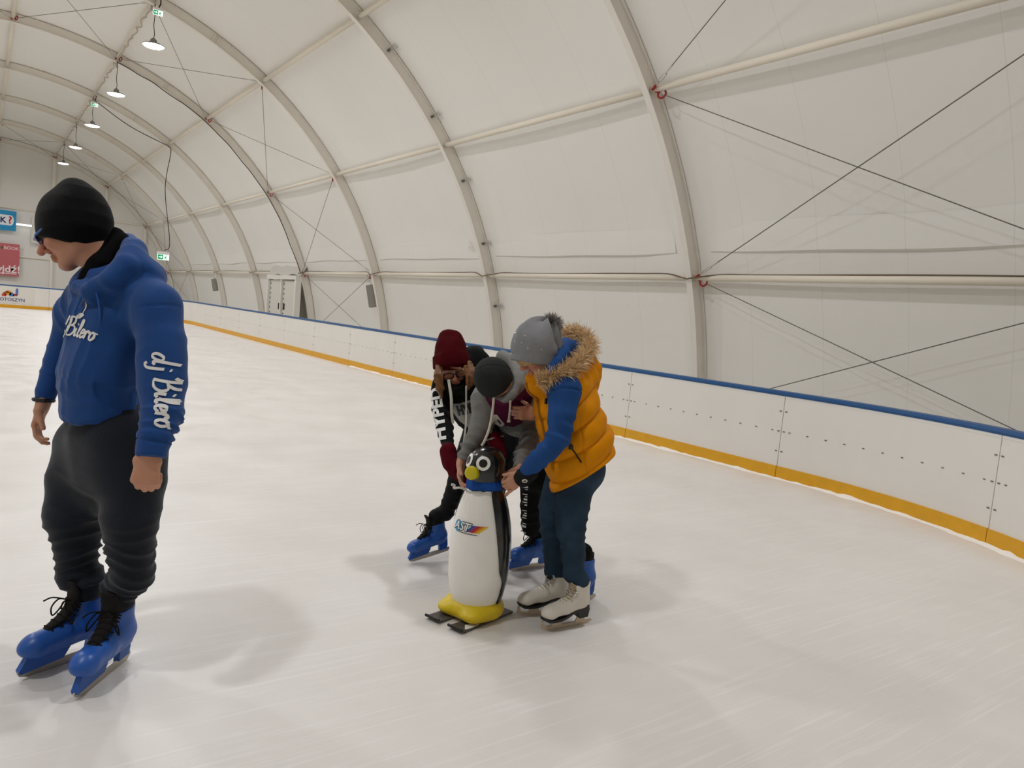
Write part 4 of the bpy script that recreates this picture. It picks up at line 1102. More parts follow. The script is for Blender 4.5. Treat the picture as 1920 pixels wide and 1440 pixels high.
# dark cables
def along(k, ths, off, dy, sag, seed):
    r = np.random.default_rng(seed); P = []
    for i, th in enumerate(ths):
        p = arc(th, off - sag * abs(math.sin(math.pi * (i / (len(ths) - 1)) * 3)) * r.random()); p[1] = rib_y(k) + dy; P.append(p)
    return smoothline(P, 3)
MB().tube(along(3, np.linspace(16.6, 70.4, 26), -.15, -.09, .06, 2), .016, 6).obj('power_cable', M_DARK_CABLE, label='dark power cable clipped along an arch rib', cat='cable')
exm = mat('exit_sign_green', '#0c8f5a', .4, .3, emit='#12a86c', es=.5); exw = mat('exit_sign_white', '#f2f6f4', .4, .3, emit='#e8fff6', es=.9); exh = mat('exit_sign_housing', '#e4e2de', .5, .3)
def exit_sign(c, w, h, label, drop=None):
    c = np.asarray(c, float); t = thing('exit_sign', c, label, 'exit sign')
    X = nrm([RGT[0], RGT[1], 0]) * .0 + np.array([1.0, 0, 0]); Z = np.array([0, 0, 1.0]); Y = np.array([0, -1.0, 0])
    MB().box(c + Z * h * .35, (w / 2, .05, h * .16), None, .01).obj('housing', exh, t)
    MB().box(c - Z * h * .14, (w / 2 * .97, .012, h * .34)).obj('panel', exw, t)
    q = lambda u, v: c - Z * h * .14 + X * u * w / 2 + Z * v * h * .34 + Y * .0135
    g = [q(-.9, -.85), q(.0, -.85), q(.0, .85), q(-.9, .85)]; MB().add(g, [(0, 1, 2, 3)]).obj('green_field', exm, t)
    mb = MB()
    a = [q(-.75, -.12), q(-.4, -.12), q(-.4, -.5), q(-.1, 0), q(-.4, .5), q(-.4, .12), q(-.75, .12)]; mb.add([p + Y * .002 for p in a], [tuple(range(7))]); mb.obj('arrow', exw, t)
    mb = MB()
    man_ = [(.3, .2), (.42, .25), (.5, .05), (.68, .0), (.68, -.12), (.48, -.1), (.44, -.25), (.6, -.45), (.58, -.8), (.48, -.8), (.48, -.5), (.36, -.35), (.3, -.6), (.1, -.65), (.1, -.52), (.22, -.48), (.28, -.1), (.2, .05), (.16, -.15), (.1, -.1), (.14, .15)]
    mb.add([q(u, v) + Y * .002 for u, v in man_], [tuple(range(len(man_)))[::-1]]); mb.add([q(.46 + .09 * math.cos(s), .5 + .22 * math.sin(s)) + Y * .002 for s in np.linspace(0, 6.28, 13)[:-1]], [tuple(range(12))]); mb.obj('running_figure', exm, t)
    if drop is not None: MB().tube(drop, .018, 6).obj('cable', M_DARK_CABLE, t)
    return t
n4 = arc(PTH[2], -.1) + [0, rib_y(4) - .1, 0]; dsg = depth(n4); sc = pix(306, 480, dsg)
path = np.vstack([np.array([arc(th, -.15 - .28 * math.sin(math.pi * (th - 16.8) / 17.2)) + [0, rib_y(4) - .09, 0] for th in np.linspace(16.8, 34, 16)]), smoothline([n4 + [0, 0, -.05], n4 + [.12, 0, -.3], n4 + [-.05, 0, -2.0], pix(318, 455, dsg), pix(308, 470, dsg)], 6)])
exit_sign(sc, .52, .38, 'green exit sign hanging on a long dark cable beside the wall', path)
rC = arc(PTH[1], -.05) + [.03, rib_y(2) - .55, 0]
exit_sign(rC + [0, 0, -.42], .26, .2, 'small green exit sign under the purlin next to a pendant lamp', [rC, rC + [.06, 0, -.04], rC + [.06, 0, -.2], rC + [0, 0, -.34]])
rE = arc(PTH[1], -.05) + [.03, rib_y(4) - .5, 0]
exit_sign(rE + [0, 0, -.4], .26, .2, 'tiny green exit sign far down the row of pendant lamps', [rE, rE + [.06, 0, -.04], rE + [0, 0, -.32]])
# wavy pale lamp cable under the purlin, and the cable lying on the lowest purlin
ys = np.linspace(rib_y(-2), rib_y(7) - .3, 900); dip = lambda y: max(0, 1 - abs((y - RIB0 + RIBS / 2) % RIBS - RIBS / 2) / .22); pc = arc(PTH[1], -.08)
MB().tube([pc + [.05 * math.sin(y * 7.5) * (.6 + .4 * math.sin(y)), y, -.05 - .035 * math.sin(y * 5.1) - .16 * min(1, 2 * dip(y))] for y in ys], .02, 6).obj('lamp_cable', mat('pale_grey_cable', '#b5b0a8', .6, .3), label='pale wavy lamp cable slung under the lamp purlin', cat='cable')
P = []
for k in range(-2, 7):
    for u in np.linspace(0, 1, 12)[:-1]:
        p = arc(PTH[4], 0) + [-.012, rib_y(k) + RIBS * u, .068 + .008 * math.sin(7 * u + k)]
        if u == 0: P += [arc(PTH[4], -.185) + [0, rib_y(k) + e, .02 + .02 * abs(e) / .1] for e in (-.1, 0, .1)]
        else: P.append(p)
MB().tube(smoothline(P, 3), .013, 6).obj('purlin_cable', mat('brown_cable', '#6b5b4a', .6, .3), label='brown cable lying along the lowest purlin', cat='cable')
# loudspeakers
spm = mat('grey_loudspeaker', '#a8a59c', .5, .35); spg = mat('grey_loudspeaker_grille', '#8d8a82', .6, .3, bump=.4, scale=200)
def speaker(px, py, k, h, label):
    n = arc(PTH[4], 0) + [0, rib_y(k) + .7, -.06]; d = depth(n) - .05; c = pix(px, py, d); t = thing('loudspeaker', c, label, 'loudspeaker')
    ax = iv(.14, -1, 0) * -1; fr = nrm([-.75, -.65, 0]); fr = nrm(fr - ax * (fr @ ax)); sd = np.cross(ax, fr); R = np.array([sd, fr, ax])
    MB().box(c, (.13, .11, h / 2), R, .02).obj('cabinet', spm, t); MB().box(c + fr * .112, (.115, .008, h / 2 - .02), R).obj('grille', spg, t)
    MB().tube([c + ax * h * .46, c + ax * (h * .55) + sd * .03, n + [0, 0, .02]], .015, 6).obj('hook', M_GREY_METAL, t)
speaker(697, 555, 2, .8, 'grey column loudspeaker hanging low beside an arch rib near the door')
speaker(403, 534, 5, .72, 'distant grey column loudspeaker hanging behind the door')
# double door set into the right-hand wall
def side_door():
    X = 10.95; y0, y1 = on_x(557, 555, X)[1], on_x(505, 555, X)[1]; top = on_x(533, 524, X)[2]
    t = thing('door_1', (X, (y0 + y1) / 2, 0), 'white framed double door in the tent wall behind the barrier', 'door', kind='structure')
    fm = mat('white_door_frame', '#e7e4dd', .45, .4); lm = mat('white_door_leaf', '#dbd7cf', .5, .35)
    yc = (y0 + y1) / 2
    for y in (y0, y1): MB().box((X, y, top / 2), (.12, .09, top / 2)).obj('jamb', fm, t)
    MB().box((X, yc, top + .09), (.14, (y1 - y0) / 2 + .1, .09)).obj('header', fm, t)
    MB().box((X - .05, yc, top / 2), (.06, .06, top / 2)).obj('mullion', fm, t)
    for s in (-1, 1):
        c = (X + .02, yc + s * (y1 - y0) / 4, top / 2); lf = MB().box(c, (.03, (y1 - y0) / 4 - .12, top / 2 - .04)).obj('leaf', lm, t)
        mb = MB()
        for e in (-1, 1):
            for i in range(9): mb.box((X - .015, c[1] + e * ((y1 - y0) / 4 - .2), .3 + i * .22), (.01, .035, .035))
        mb.obj('rivets', M_BOLT, lf, kind='stuff')
        MB().box((X - .03, c[1] - s * ((y1 - y0) / 4 - .35), 1.05), (.03, .03, .14)).obj('handle', M_BLACK, lf)
    # canvas porch gathered above and beside the frame
    A = [(X + .3, y, top + .75 + .06 * math.sin(y * 4)) for y in np.linspace(y0 - .4, y1 + .5, 14)]; B = [(X - .02, y, top + .2 + .04 * math.sin(y * 3)) for y in np.linspace(y0 - .3, y1 + .4, 14)]
    MB().strip(A, B).obj('porch_canvas', mat('grey_porch_canvas', '#c9c5bd', .7, .2), t, smooth=True)
side_door()
# little curled membrane tab near the clamp rib
tb = arc(66.4, .12) + [0, rib_y(1) + .75, 0]; tg, out = polar(66.4)
MB().strip([tb + tg * s * .16 - out * .02 + [0, -.05 - .06 * s, 0] for s in (-1, -.4, .3, 1)], [tb + tg * s * .15 - out * (.06 - .04 * s * s) + [0, .05 - .03 * s, 0] for s in (-1, -.4, .3, 1)]).obj('membrane_tab', M_MEMBRANE, label='small curled membrane tab beside the clamped rib', cat='membrane')

# ------------------------------------------------------------ banners
def banner(name, px_r, py_t, py_b, px_l, Y, colour, label, zlim=(-9, 99)):
    a = on_y(px_r, py_t, Y); b = on_y(px_r, py_b, Y); c = on_y(px_l, (py_t + py_b) / 2, Y); x1, x0 = a[0], c[0]; z1, z0 = min(a[2], zlim[1]), max(b[2], zlim[0])
    t = thing(name, ((x0 + x1) / 2, Y, z0), label, 'banner')
    MB().box(((x0 + x1) / 2, Y, (z0 + z1) / 2), ((x1 - x0) / 2, .012, (z1 - z0) / 2)).obj('cloth', mat('banner_' + name, colour, .6, .25), t)
    def put(nm, V2, F2, m, e=1): MB().add([(x0 + u * (x1 - x0), Y - .013 - .004 * e, z0 + v * (z1 - z0)) for u, v in V2], F2).obj(nm, m, t)
    def word(nm, s, u, v, hgt, col, e=2, bold=.01, w=None):
        V2, F2 = text_mesh(s, 1.0, bold); asp = (z1 - z0) / (x1 - x0); hh = V2[:, 1].max() - V2[:, 1].min(); k = hgt / .72
        V2 = V2 * k; V2[:, 0] *= asp
        if w: V2[:, 0] *= w / (V2[:, 0].max() - V2[:, 0].min())
        V2 = V2 + [u, v]; put(nm, V2, F2, mat('banner_ink_' + col.strip('#'), col, .6, .2), e)
    return put, word
Yb = rib_y(7) - .35
put, word = banner('blue_banner', 31, 397, 434, -62, Yb, '#2f93c4', 'blue banner with white pill logo on the far gable wall')
pill = [(.35 + .02 - .08 * math.cos(q) * .9, .52 + .26 * math.sin(q)) for q in np.linspace(-1.57, 1.57, 9)] + [(.88 + .07 * math.cos(q), .52 + .26 * math.sin(q)) for q in np.linspace(1.57, -1.57, 9)]
put('pill', pill, [tuple(range(18))], mat('banner_ink_pill', '#e9eef2', .6, .2)); word('lettering', 'IK', .7, .5, .28, '#28336b', bold=.03); word('question_mark', '?', .87, .52, .36, '#c4313c', bold=.03)
put, word = banner('pink_banner', 37, 459, 519, -52, Yb + .08, '#c4686e', 'pink banner with white words on the far gable wall')
word('heading', 'BOOK', .82, .86, .1, '#f2dcdc'); word('slogan', 'zyjdź!', .72, .2, .22, '#f6ecec', bold=.02); put('small_print', [(.5, .06), (.95, .06), (.95, .085), (.5, .085)], [(0, 1, 2, 3)], mat('banner_ink_fine', '#f0d8d8', .6, .2))
put('badge', [(.62 + .035 * math.cos(q), .86 + .05 * math.sin(q)) for q in np.linspace(0, 6.28, 17)[:-1]], [tuple(range(16))], mat('banner_ink_olive', '#6b6a3a', .6, .2))
put('picture', [(.3, .05), (.52, .1), (.56, .3), (.5, .45), (.42, .52), (.3, .5)], [tuple(range(6))], mat('banner_ink_brown', '#8a4a36', .6, .2))
put, word = banner('white_banner', 120, 412, 462, 59, Yb + .04, '#dcd9d2', 'white town banner on the far gable wall behind the beanie')
word('lettering', 'KROTOSZYN', .5, .14, .13, '#3d4f86', w=.86)
put, word = banner('board_banner', 63, 537, 571, -75, Y_END - .013, '#dad6cd', 'white sponsor banner with colourful town logo on the far barrier', (.142, HB - .08))
word('lettering', 'KROTOSZYN', .66, .2, .2, '#3d4a86', w=.44)
hs = [(.56, .40, .62, .62, '#c0453a'), (.6, .48, .69, .78, '#d98a2a'), (.66, .42, .73, .66, '#4a86b8'), (.71, .45, .77, .6, '#c4453a'), (.75, .5, .785, .95, '#5a6fa6'), (.57, .64, .7, .7, '#6a9a54')]
for u0, v0, u1, v1, c in hs: put('logo_house', [(u0, v0), (u1, v0), (u1, v1 - .08), ((u0 + u1) / 2, v1), (u0, v1 - .08)], [(0, 1, 2, 3, 4)], mat('banner_ink_' + c.strip('#'), c, .6, .2), 2)
# thin white tube given its own glow, between the two upper banners
a, b = on_y(20, 419, Yb + .1), on_y(70, 425, Yb + .1); b[2] = a[2]
st = thing('glow_strip', (a + b) / 2, 'thin white glowing tube between two banners on the gable wall', 'lamp')
MB().tube([a, b], .05, 8).obj('tube', mat('glow_strip_tube', '#ffffff', .4, .3, emit='#ffffff', es=1.6), st); MB().box((a + b) / 2 + [0, .06, .05], (np.linalg.norm(b - a) / 2, .03, .03)).obj('batten', exh, st)

def woman():
    base = on_z(1050, 1172); base[2] = 0
    t = thing('person', base, 'person in mustard padded vest and grey bobble hat bending over penguin', 'person')
    z = np.array([0, 0, 1.])
    toe = on_z(1013, 1184); d1 = nrm(on_z(1096, 1169) - toe); s1 = place_skate('figure', t, toe + d1 * .275, toe)
    toe2 = on_z(968, 1155); d2 = nrm(on_z(1046, 1150) - toe2); s2 = place_skate('figure', t, toe2 + d2 * .275, toe2)
    a1, a2 = s1(.058, 0, .222), s2(.058, 0, .222)
    th = math.radians(68); Rh = nrm([RGT[0], RGT[1], 0]); Fh = nrm([FWD[0], FWD[1], 0])
    f = -math.cos(th) * Fh - math.sin(th) * Rh; l = np.cross(z, f)
    bd = Field(.0042)
    # --- jeans
    je = Field(.0065); pel = pix(1085, 880, 3.72)
    je.cap(pix(1080, 850, 3.73), pel, (.15, .125), (.155, .13), l, .03)
    P1, _ = limb(je, bd, [(1080, 898, 3.7, 35), (1073, 950, 3.66, 33), (1070, 992, 3.63, 28), (1076, 1040, 3.66, 22), (1074, 1075, 3.68, 19)], .03, flat=(0, 0))
    je.chain([P1[-1], a1 + z * .01, a1 - z * .012], [rp(18, 3.68), .046, .044], None, .015, (0, 1)); bd.chain([P1[-1], a1, a1 - z * .1], [.04, .03, .025])
    P2, _ = limb(je, bd, [(1056, 898, 3.8, 34), (1040, 950, 3.78, 30), (1035, 992, 3.76, 23), (1037, 1040, 3.78, 19), (1038, 1070, 3.8, 17)], .03, flat=(0, 0))
    je.chain([P2[-1], a2 + z * .01, a2 - z * .012], [rp(17, 3.8), .046, .044], None, .015, (0, 1)); bd.chain([P2[-1], a2, a2 - z * .1], [.04, .03, .025])
    dj = lambda P, N: .002 * wob(P, 6, 41) + folds(P, P1[1], P1[3], .12, .05, .004, 42) + folds(P, P2[1], P2[3], .12, .05, .004, 43)
    jo, JV, JQ = fmesh('jeans', je, mat('blue_denim', '#263a4c', 0.8, 0.2, bump=0.15, scale=300, var=0.25, var_scale=8), t, dj)
    mb = MB()
    for y0, y1, x0, x1 in ((925, 1000, 1090, 1083), (1000, 1095, 1083, 1078)): mb.tube([pix(x0, y0, 3.55), pix(x1, y1, 3.6)], .0005, 4)
    # --- padded vest
    ve = Field(.006)
    C4 = [pix(1056, 722, 3.68), pix(1063, 770, 3.7), pix(1082, 830, 3.72), pix(1094, 890, 3.73), pix(1100, 935, 3.73)]
    ve.chain(C4, [(.17, .148), (.19, .16), (.195, .178), (.19, .174), (.185, .17)], l, .04)
    ve.cap(pix(1010, 715, 3.62), pix(1052, 705, 3.7), .07, .09, k=.04)
    hd = [pix(1085, 712, 3.66), pix(1100, 705, 3.78)]
    ve.ell(hd[0], (.1, .075, .058), np.array([iv(.95, .25, 0), iv(-.25, .95, .3), iv(0, -.3, .95)]), .02); ve.ell(hd[1], (.06, .1, .06), np.array([iv(.95, .25, 0), FWD, -DWN]), .03)
    ve.chain([pix(1103, 660, 3.72), pix(1112, 690, 3.72), pix(1108, 722, 3.72)], [.03, .04, .034], None, .03)
    ve.plane(pix(1096, 887, 3.7), iv(.53, -.85, 0))
    ax = nrm(C4[3] - C4[0]); tdir = nrm(ax * 1.0 + f * -.0 - (-f) * .33)
    def dv(P, N):
        uv = topx(P); v = (P - C4[0]) @ nrm(ax - .4 * f) / .1 + .25; arm = 0
        puff = np.abs(np.sin(math.pi * v)) ** .45
        front = np.clip((( P - C4[1]) @ f - .1) / .05, 0, 1); o = (.024 * puff - .017) * (1 - .5 * front) + .003 * wob(P, 9, 51)
        hoodz = np.clip((715 - uv[:, 1]) / 15 + .5, 0, 1); o = o * (1 - hoodz) + hoodz * (.006 * wob(P, 7, 52))
        side = np.abs((uv[:, 0] - 1088 + (uv[:, 1] - 800) * -.16)); o -= np.where((side < 2.5) & (uv[:, 1] > 785) & ((N @ FWD) < 0), .006 * (1 - side / 2.5), 0)
        hp = (P - pix(1096, 887, 3.7)) @ iv(.53, -.85, 0); o = o * np.clip(-hp / .03, 0, 1)
        return o
    vm = mat('mustard_padded_nylon', '#e08e00', 0.6, 0.12, bump=0.08, scale=45, var=0.05, var_scale=14)
    vo, VV, VQ = fmesh('padded_vest', ve, vm, t, dv)
    zm = mat('mustard_zip_tape', '#a96c0c', 0.6, .3)
    zp = smoothline([pix(x, y, d) for x, y, d in ((992, 716, 3.6), (1001, 758, 3.6), (1010, 810, 3.6), (1020, 855, 3.6), (1028, 880, 3.6))], 6)
    bv = BVHTree.FromPolygons([tuple(v) for v in VV], [tuple(int(i) for i in q) for q in VQ])
    def stick(p):
        h = bv.find_nearest(Vector(p)); return np.array(h[0]) + np.array(h[1]) * .002
    MB().tube([stick(p) for p in zp], .008, 6).obj('zip', zm, vo)
    MB().tube([stick(pix(x, y, 3.52)) for x, y in smoothline([(1068, 832), (1076, 848), (1086, 862), (1090, 868)], 4)], .004, 6).obj('pocket_zip', mat('dark_zip', '#33240e', .5, .3), vo)
    MB().box(stick(pix(1070, 839, 3.52)), (.008, .008, .01)).obj('zip_puller', M_BLACK, vo)
    MB().box(stick(pix(1018, 752, 3.55)), (.006, .006, .014)).obj('chest_logo', M_BLACK, vo)
    # --- sweatshirt sleeves and hood
    sw = Field(.006)
    A1, _ = limb(sw, bd, [(1058, 732, 3.53, 30), (1053, 780, 3.49, 27), (1047, 820, 3.47, 24), (1024, 848, 3.47, 22), (1002, 868, 3.5, 19)], .03, flat=(0, 0), fac=.6)
    sw.chain([A1[-1], pix(992, 878, 3.51), pix(984, 886, 3.52)], [rp(18, 3.5), rp(15, 3.5), rp(15, 3.5)], None, .006, (0, 1))
    A2, _ = limb(sw, bd, [(1036, 736, 3.8, 22), (1028, 785, 3.81, 18), (1011, 779, 3.81, 15)], .03, fac=.6)
    sw.cap(A1[0], A2[0], .07, k=.05)
    sw.chain([pix(x, y, d) for x, y, d in ((1032, 700, 3.5), (1046, 680, 3.52), (1056, 662, 3.58), (1064, 648, 3.68), (1052, 640, 3.78))], [.028, .034, .036, .034, .03], None, .02)
    sw.ell(pix(1072, 658, 3.74), (.058, .05, .06), None, .03); sw.ell(pix(1062, 676, 3.66), (.05, .05, .055), None, .03); sw.cap(pix(1030, 705, 3.6), pix(1050, 690, 3.66), .05, .06, k=.03)
    def ds(P, N):
        uv = topx(P); sm = np.abs(uv[:, 1] - (727 + .006 * (uv[:, 0] - 1058) ** 2)); o = folds(P, A1[3], A1[4], .1, .045, .008, 61) + folds(P, A1[1], A1[3], .12, .07, .008, 62) + .004 * wob(P, 5, 63)
        return o - np.where((sm < 2) & (uv[:, 0] > 1025), .004, 0) + np.where(uv[:, 1] < 705, .006 * wob(P, 9, 64), 0)
    fmesh('sweatshirt', sw, mat('blue_sweatshirt', '#234a84', 0.8, 0.15, bump=0.1, scale=160, var=0.05, var_scale=12), t, ds)
    # --- fur trim
    path = smoothline([pix(*q) for q in ((1010, 717, 3.5), (1034, 706, 3.49), (1058, 697, 3.5), (1082, 682, 3.55), (1103, 658, 3.64), (1100, 638, 3.74), (1080, 625, 3.82), (1058, 628, 3.9), (1046, 645, 3.96))], 8)
    rt = []; dr = []; T = np.gradient(path, axis=0)
    for _ in range(3000):
        i = int(RNG.integers(len(path))); tt = nrm(T[i]); q = RNG.normal(size=3); q = nrm(q - tt * (q @ tt)); rt.append(path[i] + q * .018 + RNG.normal(size=3) * .006); dr.append(q + tt * .25 + np.array([0, 0, .15]))
    V, F = strands(rt, dr, .047, .0021, 3, .15, .3)
    fo = obj('fur_trim', V, F, mat('tan_faux_fur', '#d9bc92', .75, .2, var=.4, var_scale=40), t, kind=None)
    MB().tube(path, .024, 8).obj('fur_backing', mat('brown_fur_backing', '#a98a62', .9, .1), fo, smooth=True)
    # --- head
    C = pix(1010, 654, 3.58); A = head(bd, C, iv(-.86, -.48, .1), iv(-.48, .86, .12), 1.0, .95)
    bd.cap(C - A[0] * .02 - A[2] * .05, pix(1050, 710, 3.68), .052, .06, k=.03); bd.chain([pix(1052, 715, 3.68), C4[1], C4[2], pel], [.07, (.12, .09), (.12, .1), (.13, .1)], l, .04)
    for q in (P1[0], P2[0]): bd.cap(pel, q, .08, .08, k=.04)
    bd.cap(C4[0], A1[0], .06, .05, k=.03); bd.cap(C4[0], A2[0], .06, .05, k=.03)
    W = pix(981, 890, 3.525); bd.cap(A1[-1], W, .028, .025, k=.01)
    hand(bd, W, iv(-.75, -.62, -.14), iv(-.4, -.1, -.9), iv(-.4, .8, .1), .92, (30, 50, 40), (.8, .5, .2), 1.0, per=((35, 55, 40), (30, 50, 40), (25, 45, 40), (5, 12, 10)))
    W2 = pix(1004, 777, 3.795); bd.cap(A2[-1], W2, .028, .025, k=.01)
    hand(bd, W2, iv(-.9, .1, .3), iv(.15, -.1, -1), iv(-.1, 1, 0), .92, (38, 50, 35), (.7, .6, .2), 1.05)
    fmesh('body', bd, M_SKIN, t, attrs=skin_attrs(C, A, 1.0))
    # half-finger wrist warmer
    fd = Field(.004); fd.cap(pix(995, 884, 3.515), pix(978, 897, 3.52), (.042, .034), (.046, .036), iv(.6, .8, 0), .01); ob, _, _ = fmesh('wrist_warmer', fd, mat('black_knit_warmer', '#1d1e1e', .85, .15, bump=.2, scale=200), t)
    pl = pix(984, 902, 3.475); MB().tube([pl + .011 * math.cos(q) * RGT + .006 * math.sin(q) * DWN for q in np.linspace(0, 2 * math.pi, 14)], .003, 6, caps=False).obj('eyelet', M_HOOK, ob)
    # --- hat
    ht = Field(.005); HA = np.array([iv(-.97, -.2, 0), iv(-.05, .1, 1), iv(-.2, .97, .1)])
    ht.ell(pix(1001, 652, 3.57), (.113, .1, .095), HA, .03); ht.ell(pix(1003, 632, 3.57), (.098, .09, .085), HA, .03); ht.ell(pix(1022, 622, 3.58), (.055, .055, .05), HA, .04)
    ht.cap(pix(1000, 686, 3.57), pix(1001, 668, 3.57), (.114, .098), (.116, .1), HA[0], .006, (1, 1))
    ht.skull(C, A, 1.0); ht.plane(pix(1000, 682, 3.57), iv(-.17, -.98, 0))
    apex = pix(1034, 612, 3.58)
    def dh(P, N):
        r = P - apex; ang = np.arctan2(r @ HA[0], r @ HA[1]); dist = np.linalg.norm(r, axis=1)
        return .015 * np.sin(7 * ang + 2.5 * wob(P, 4, 71)) * np.clip(1.2 - dist / .19, 0, 1) + .005 * wob(P, 8, 72) * np.clip((((P - pix(1000, 668, 3.57)) @ HA[2]) / .02), 0, 1)
    ho, HV, HQ = fmesh('bobble_hat', ht, mat('grey_knit', '#868688', .88, .12, bump=.22, scale=180, var=.05, var_scale=20), t, dh)
    rt = []; dr = []; pc = pix(1034, 608, 3.59)
    for _ in range(1500): q = nrm(RNG.normal(size=3)); rt.append(pc + q * .012); dr.append(q)
    V, F = strands(rt, dr, .047, .0026, 3, .05, .12); obj('pompom', V, F, mat('grey_pompom_yarn', '#98928f', .85, .15, var=.4, var_scale=60), ho)
    mb = MB()
    bv2 = BVHTree.FromPolygons([tuple(v) for v in HV], [tuple(int(i) for i in q) for q in HQ])
    for x, y in ((967, 624), (966, 640), (978, 643), (990, 653), (1008, 640), (984, 630), (1015, 655), (996, 668)):
        h = bv2.ray_cast(Vector(CAM), Vector(ray(x, y)), 10)
        if h[0] is not None: mb.box(np.array(h[0]), (.003, .003, .003), frame(np.array(h[1]))[:3, :3].T)
    mb.obj('rhinestones', mat('pink_rhinestone', '#e8c9c4', .15, .8, metal=.5), ho, kind='stuff')
    # --- fringe of hair
    fd = Field(.0045)
    E = lambda a, b, c: C + a * A[0] + b * A[1] + c * A[2]
    fd.chain([E(.1, -.05, .01), E(.11, 0, .0), E(.1, .045, -.01), E(.075, .074, -.02), E(.04, .086, -.03)], [(.012, .03), (.012, .03), (.012, .03), (.012, .026), (.01, .02)], A[0], .015)
    fmesh('hair', fd, mat('blond_hair', '#b99a68', .5, .35, var=.2, var_scale=60), t, lambda P, N: .003 * np.sin(((P - C) @ A[2]) * 700 + ((P - C) @ A[1]) * 200))
    return t

def boy():
    base = on_z(1040, 1095); base[2] = 0
    t = thing('person', base, 'person in dark grey cap and grey maroon hoodie bent over penguin', 'person')
    z = np.array([0, 0, 1.])
    toe = on_z(950, 1073); d1 = nrm(on_z(1020, 1062) - toe); s1 = place_skate('rental', t, toe + d1 * .3, toe, scale=.98)
    he2 = on_z(1111, 1123); d2 = nrm(on_z(1045, 1127) - he2); s2 = place_skate('rental', t, he2, he2 + d2 * .3, up=z - .35 * RGT, scale=.98)
    a1, a2 = s1(.062, 0, .25), s2(.062, 0, .25)
    bd = Field(.0045); tr = Field(.007); pel = pix(1015, 845, 4.22); sd = iv(1, 0, -.15)
    tr.cap(pel, pix(1005, 880, 4.24), (.15, .12), (.16, .13), sd, .03)
    P1, _ = limb(tr, bd, [(1000, 880, 4.25, 26), (998, 935, 4.32, 23), (999, 985, 4.42, 21)], .03, flat=(0, 0)); tr.chain([P1[-1], a1 + z * .05, a1 - z * .05], [rp(21, 4.42), .074, .06], None, .02, (0, 1)); bd.chain([P1[-1], a1, a1 - z * .1], [.04, .03, .025])
    P2, _ = limb(tr, bd, [(1035, 880, 4.2, 28), (1046, 950, 4.12, 22), (1056, 1010, 4.08, 17)], .03, flat=(0, 0)); tr.chain([P2[-1], a2 + z * .02, a2 - z * .03], [rp(16, 4.08), .042, .042], None, .02, (0, 1)); bd.chain([P2[-1], a2, a2 - z * .1], [.04, .03, .025])
    to, TV, TQ = fmesh('trousers', tr, mat('black_jogger_cloth', '#141414', .85, .15, bump=.12, scale=140, var=.1, var_scale=10), t,
          lambda P, N: .003 * wob(P, 5, 81) + folds(P, P1[1], a1, .13, .07, .008, 82) + folds(P, P1[2], a1, .13, .04, .01, 83))
    V2 = []; F2 = []; xd = nrm(pix(990, 905, 4.2) - pix(986, 1040, 4.3)); yd = nrm(np.cross(-FWD, xd)); v = -.2
    for i, w in enumerate((.006, .005, .012, .005, .006, 0, .014, .006, 0, .006, .012, .006, .005, 0, .01, .006, .012, .005, .006, 0, .005, .012, .006)):       # a line of worn print too small to read
        if w: n = len(V2); V2 += [(v, -.014), (v + w, -.014), (v + w, .012 - .006 * (i % 3)), (v, .012 - .006 * (i % 3))]; F2.append((n, n + 1, n + 2, n + 3))
        v += (w or .014) + .009
    decal('leg_print', np.array(V2), F2, pix(984, 968, 4.2), xd, yd, (TV, TQ), M_WHITE, to, lift=.003, back=.4, step=.02, ray_dir=FWD)
    # --- hoodie
    ho = Field(.006)
    T0, T1, T2 = pix(1018, 800, 4.2), pix(974, 772, 4.05), pix(952, 750, 3.93)
    ho.chain([T0, T1, T2], [(.11, .1), (.15, .115), (.16, .11)], sd, .05); ho.cap(pix(912, 748, 3.92), pix(992, 748, 4.0), .085, .085, k=.05)
    A1, _ = limb(ho, bd, [(912, 754, 3.92, 25), (904, 790, 3.9, 22), (888, 826, 3.84, 18), (874, 850, 3.78, 15)], .03, flat=(0, 0), fac=.45)
    ho.chain([A1[-1], pix(870, 858, 3.77), pix(868, 867, 3.755)], [rp(14, 3.78), rp(13, 3.77), rp(13, 3.755)], None, .006, (0, 1))
    A2, _ = limb(ho, bd, [(994, 754, 4.02, 26), (999, 800, 4.03, 22), (991, 836, 3.92, 19), (978, 862, 3.77, 15)], .03, flat=(0, 0), fac=.58)
    ho.chain([A2[-1], pix(975, 872, 3.72), pix(972, 881, 3.685)], [rp(14, 3.75), rp(13, 3.73), rp(12.5, 3.7)], None, .006, (0, 1))
    ho.chain([pix(*q) for q in ((925, 745, 3.74), (945, 752, 3.7), (960, 742, 3.7), (970, 722, 3.74), (972, 698, 3.82), (962, 678, 3.92), (942, 668, 3.98))], [.022, .025, .028, .03, .03, .03, .03], None, .02)
    ho.ell(pix(985, 705, 3.88), (.06, .055, .075), np.array([iv(1, .3, 0), FWD, iv(-.3, 1, 0)]), .03); ho.chain([pix(990, 695, 3.78), pix(985, 722, 3.76), pix(972, 742, 3.75)], [.02, .024, .024], None, .02)
    def dh(P, N):
        return .005 * wob(P, 5, 85) + folds(P, A1[0], A1[3], .11, .055, .007, 86) + folds(P, A2[0], A2[3], .12, .055, .011, 87) + folds(P, T1, T0, .25, .07, .01, 88)
    chest = [(908, 742), (930, 748), (945, 756), (958, 754), (975, 738), (990, 722), (1000, 740), (990, 778), (978, 794), (962, 801), (946, 798), (932, 783), (922, 768)]
    def mm(V):
        uv = topx(V); sd_ = polysd(uv, chest) * .0028; return np.where(depth(V) < 4.02, sd_, -1)
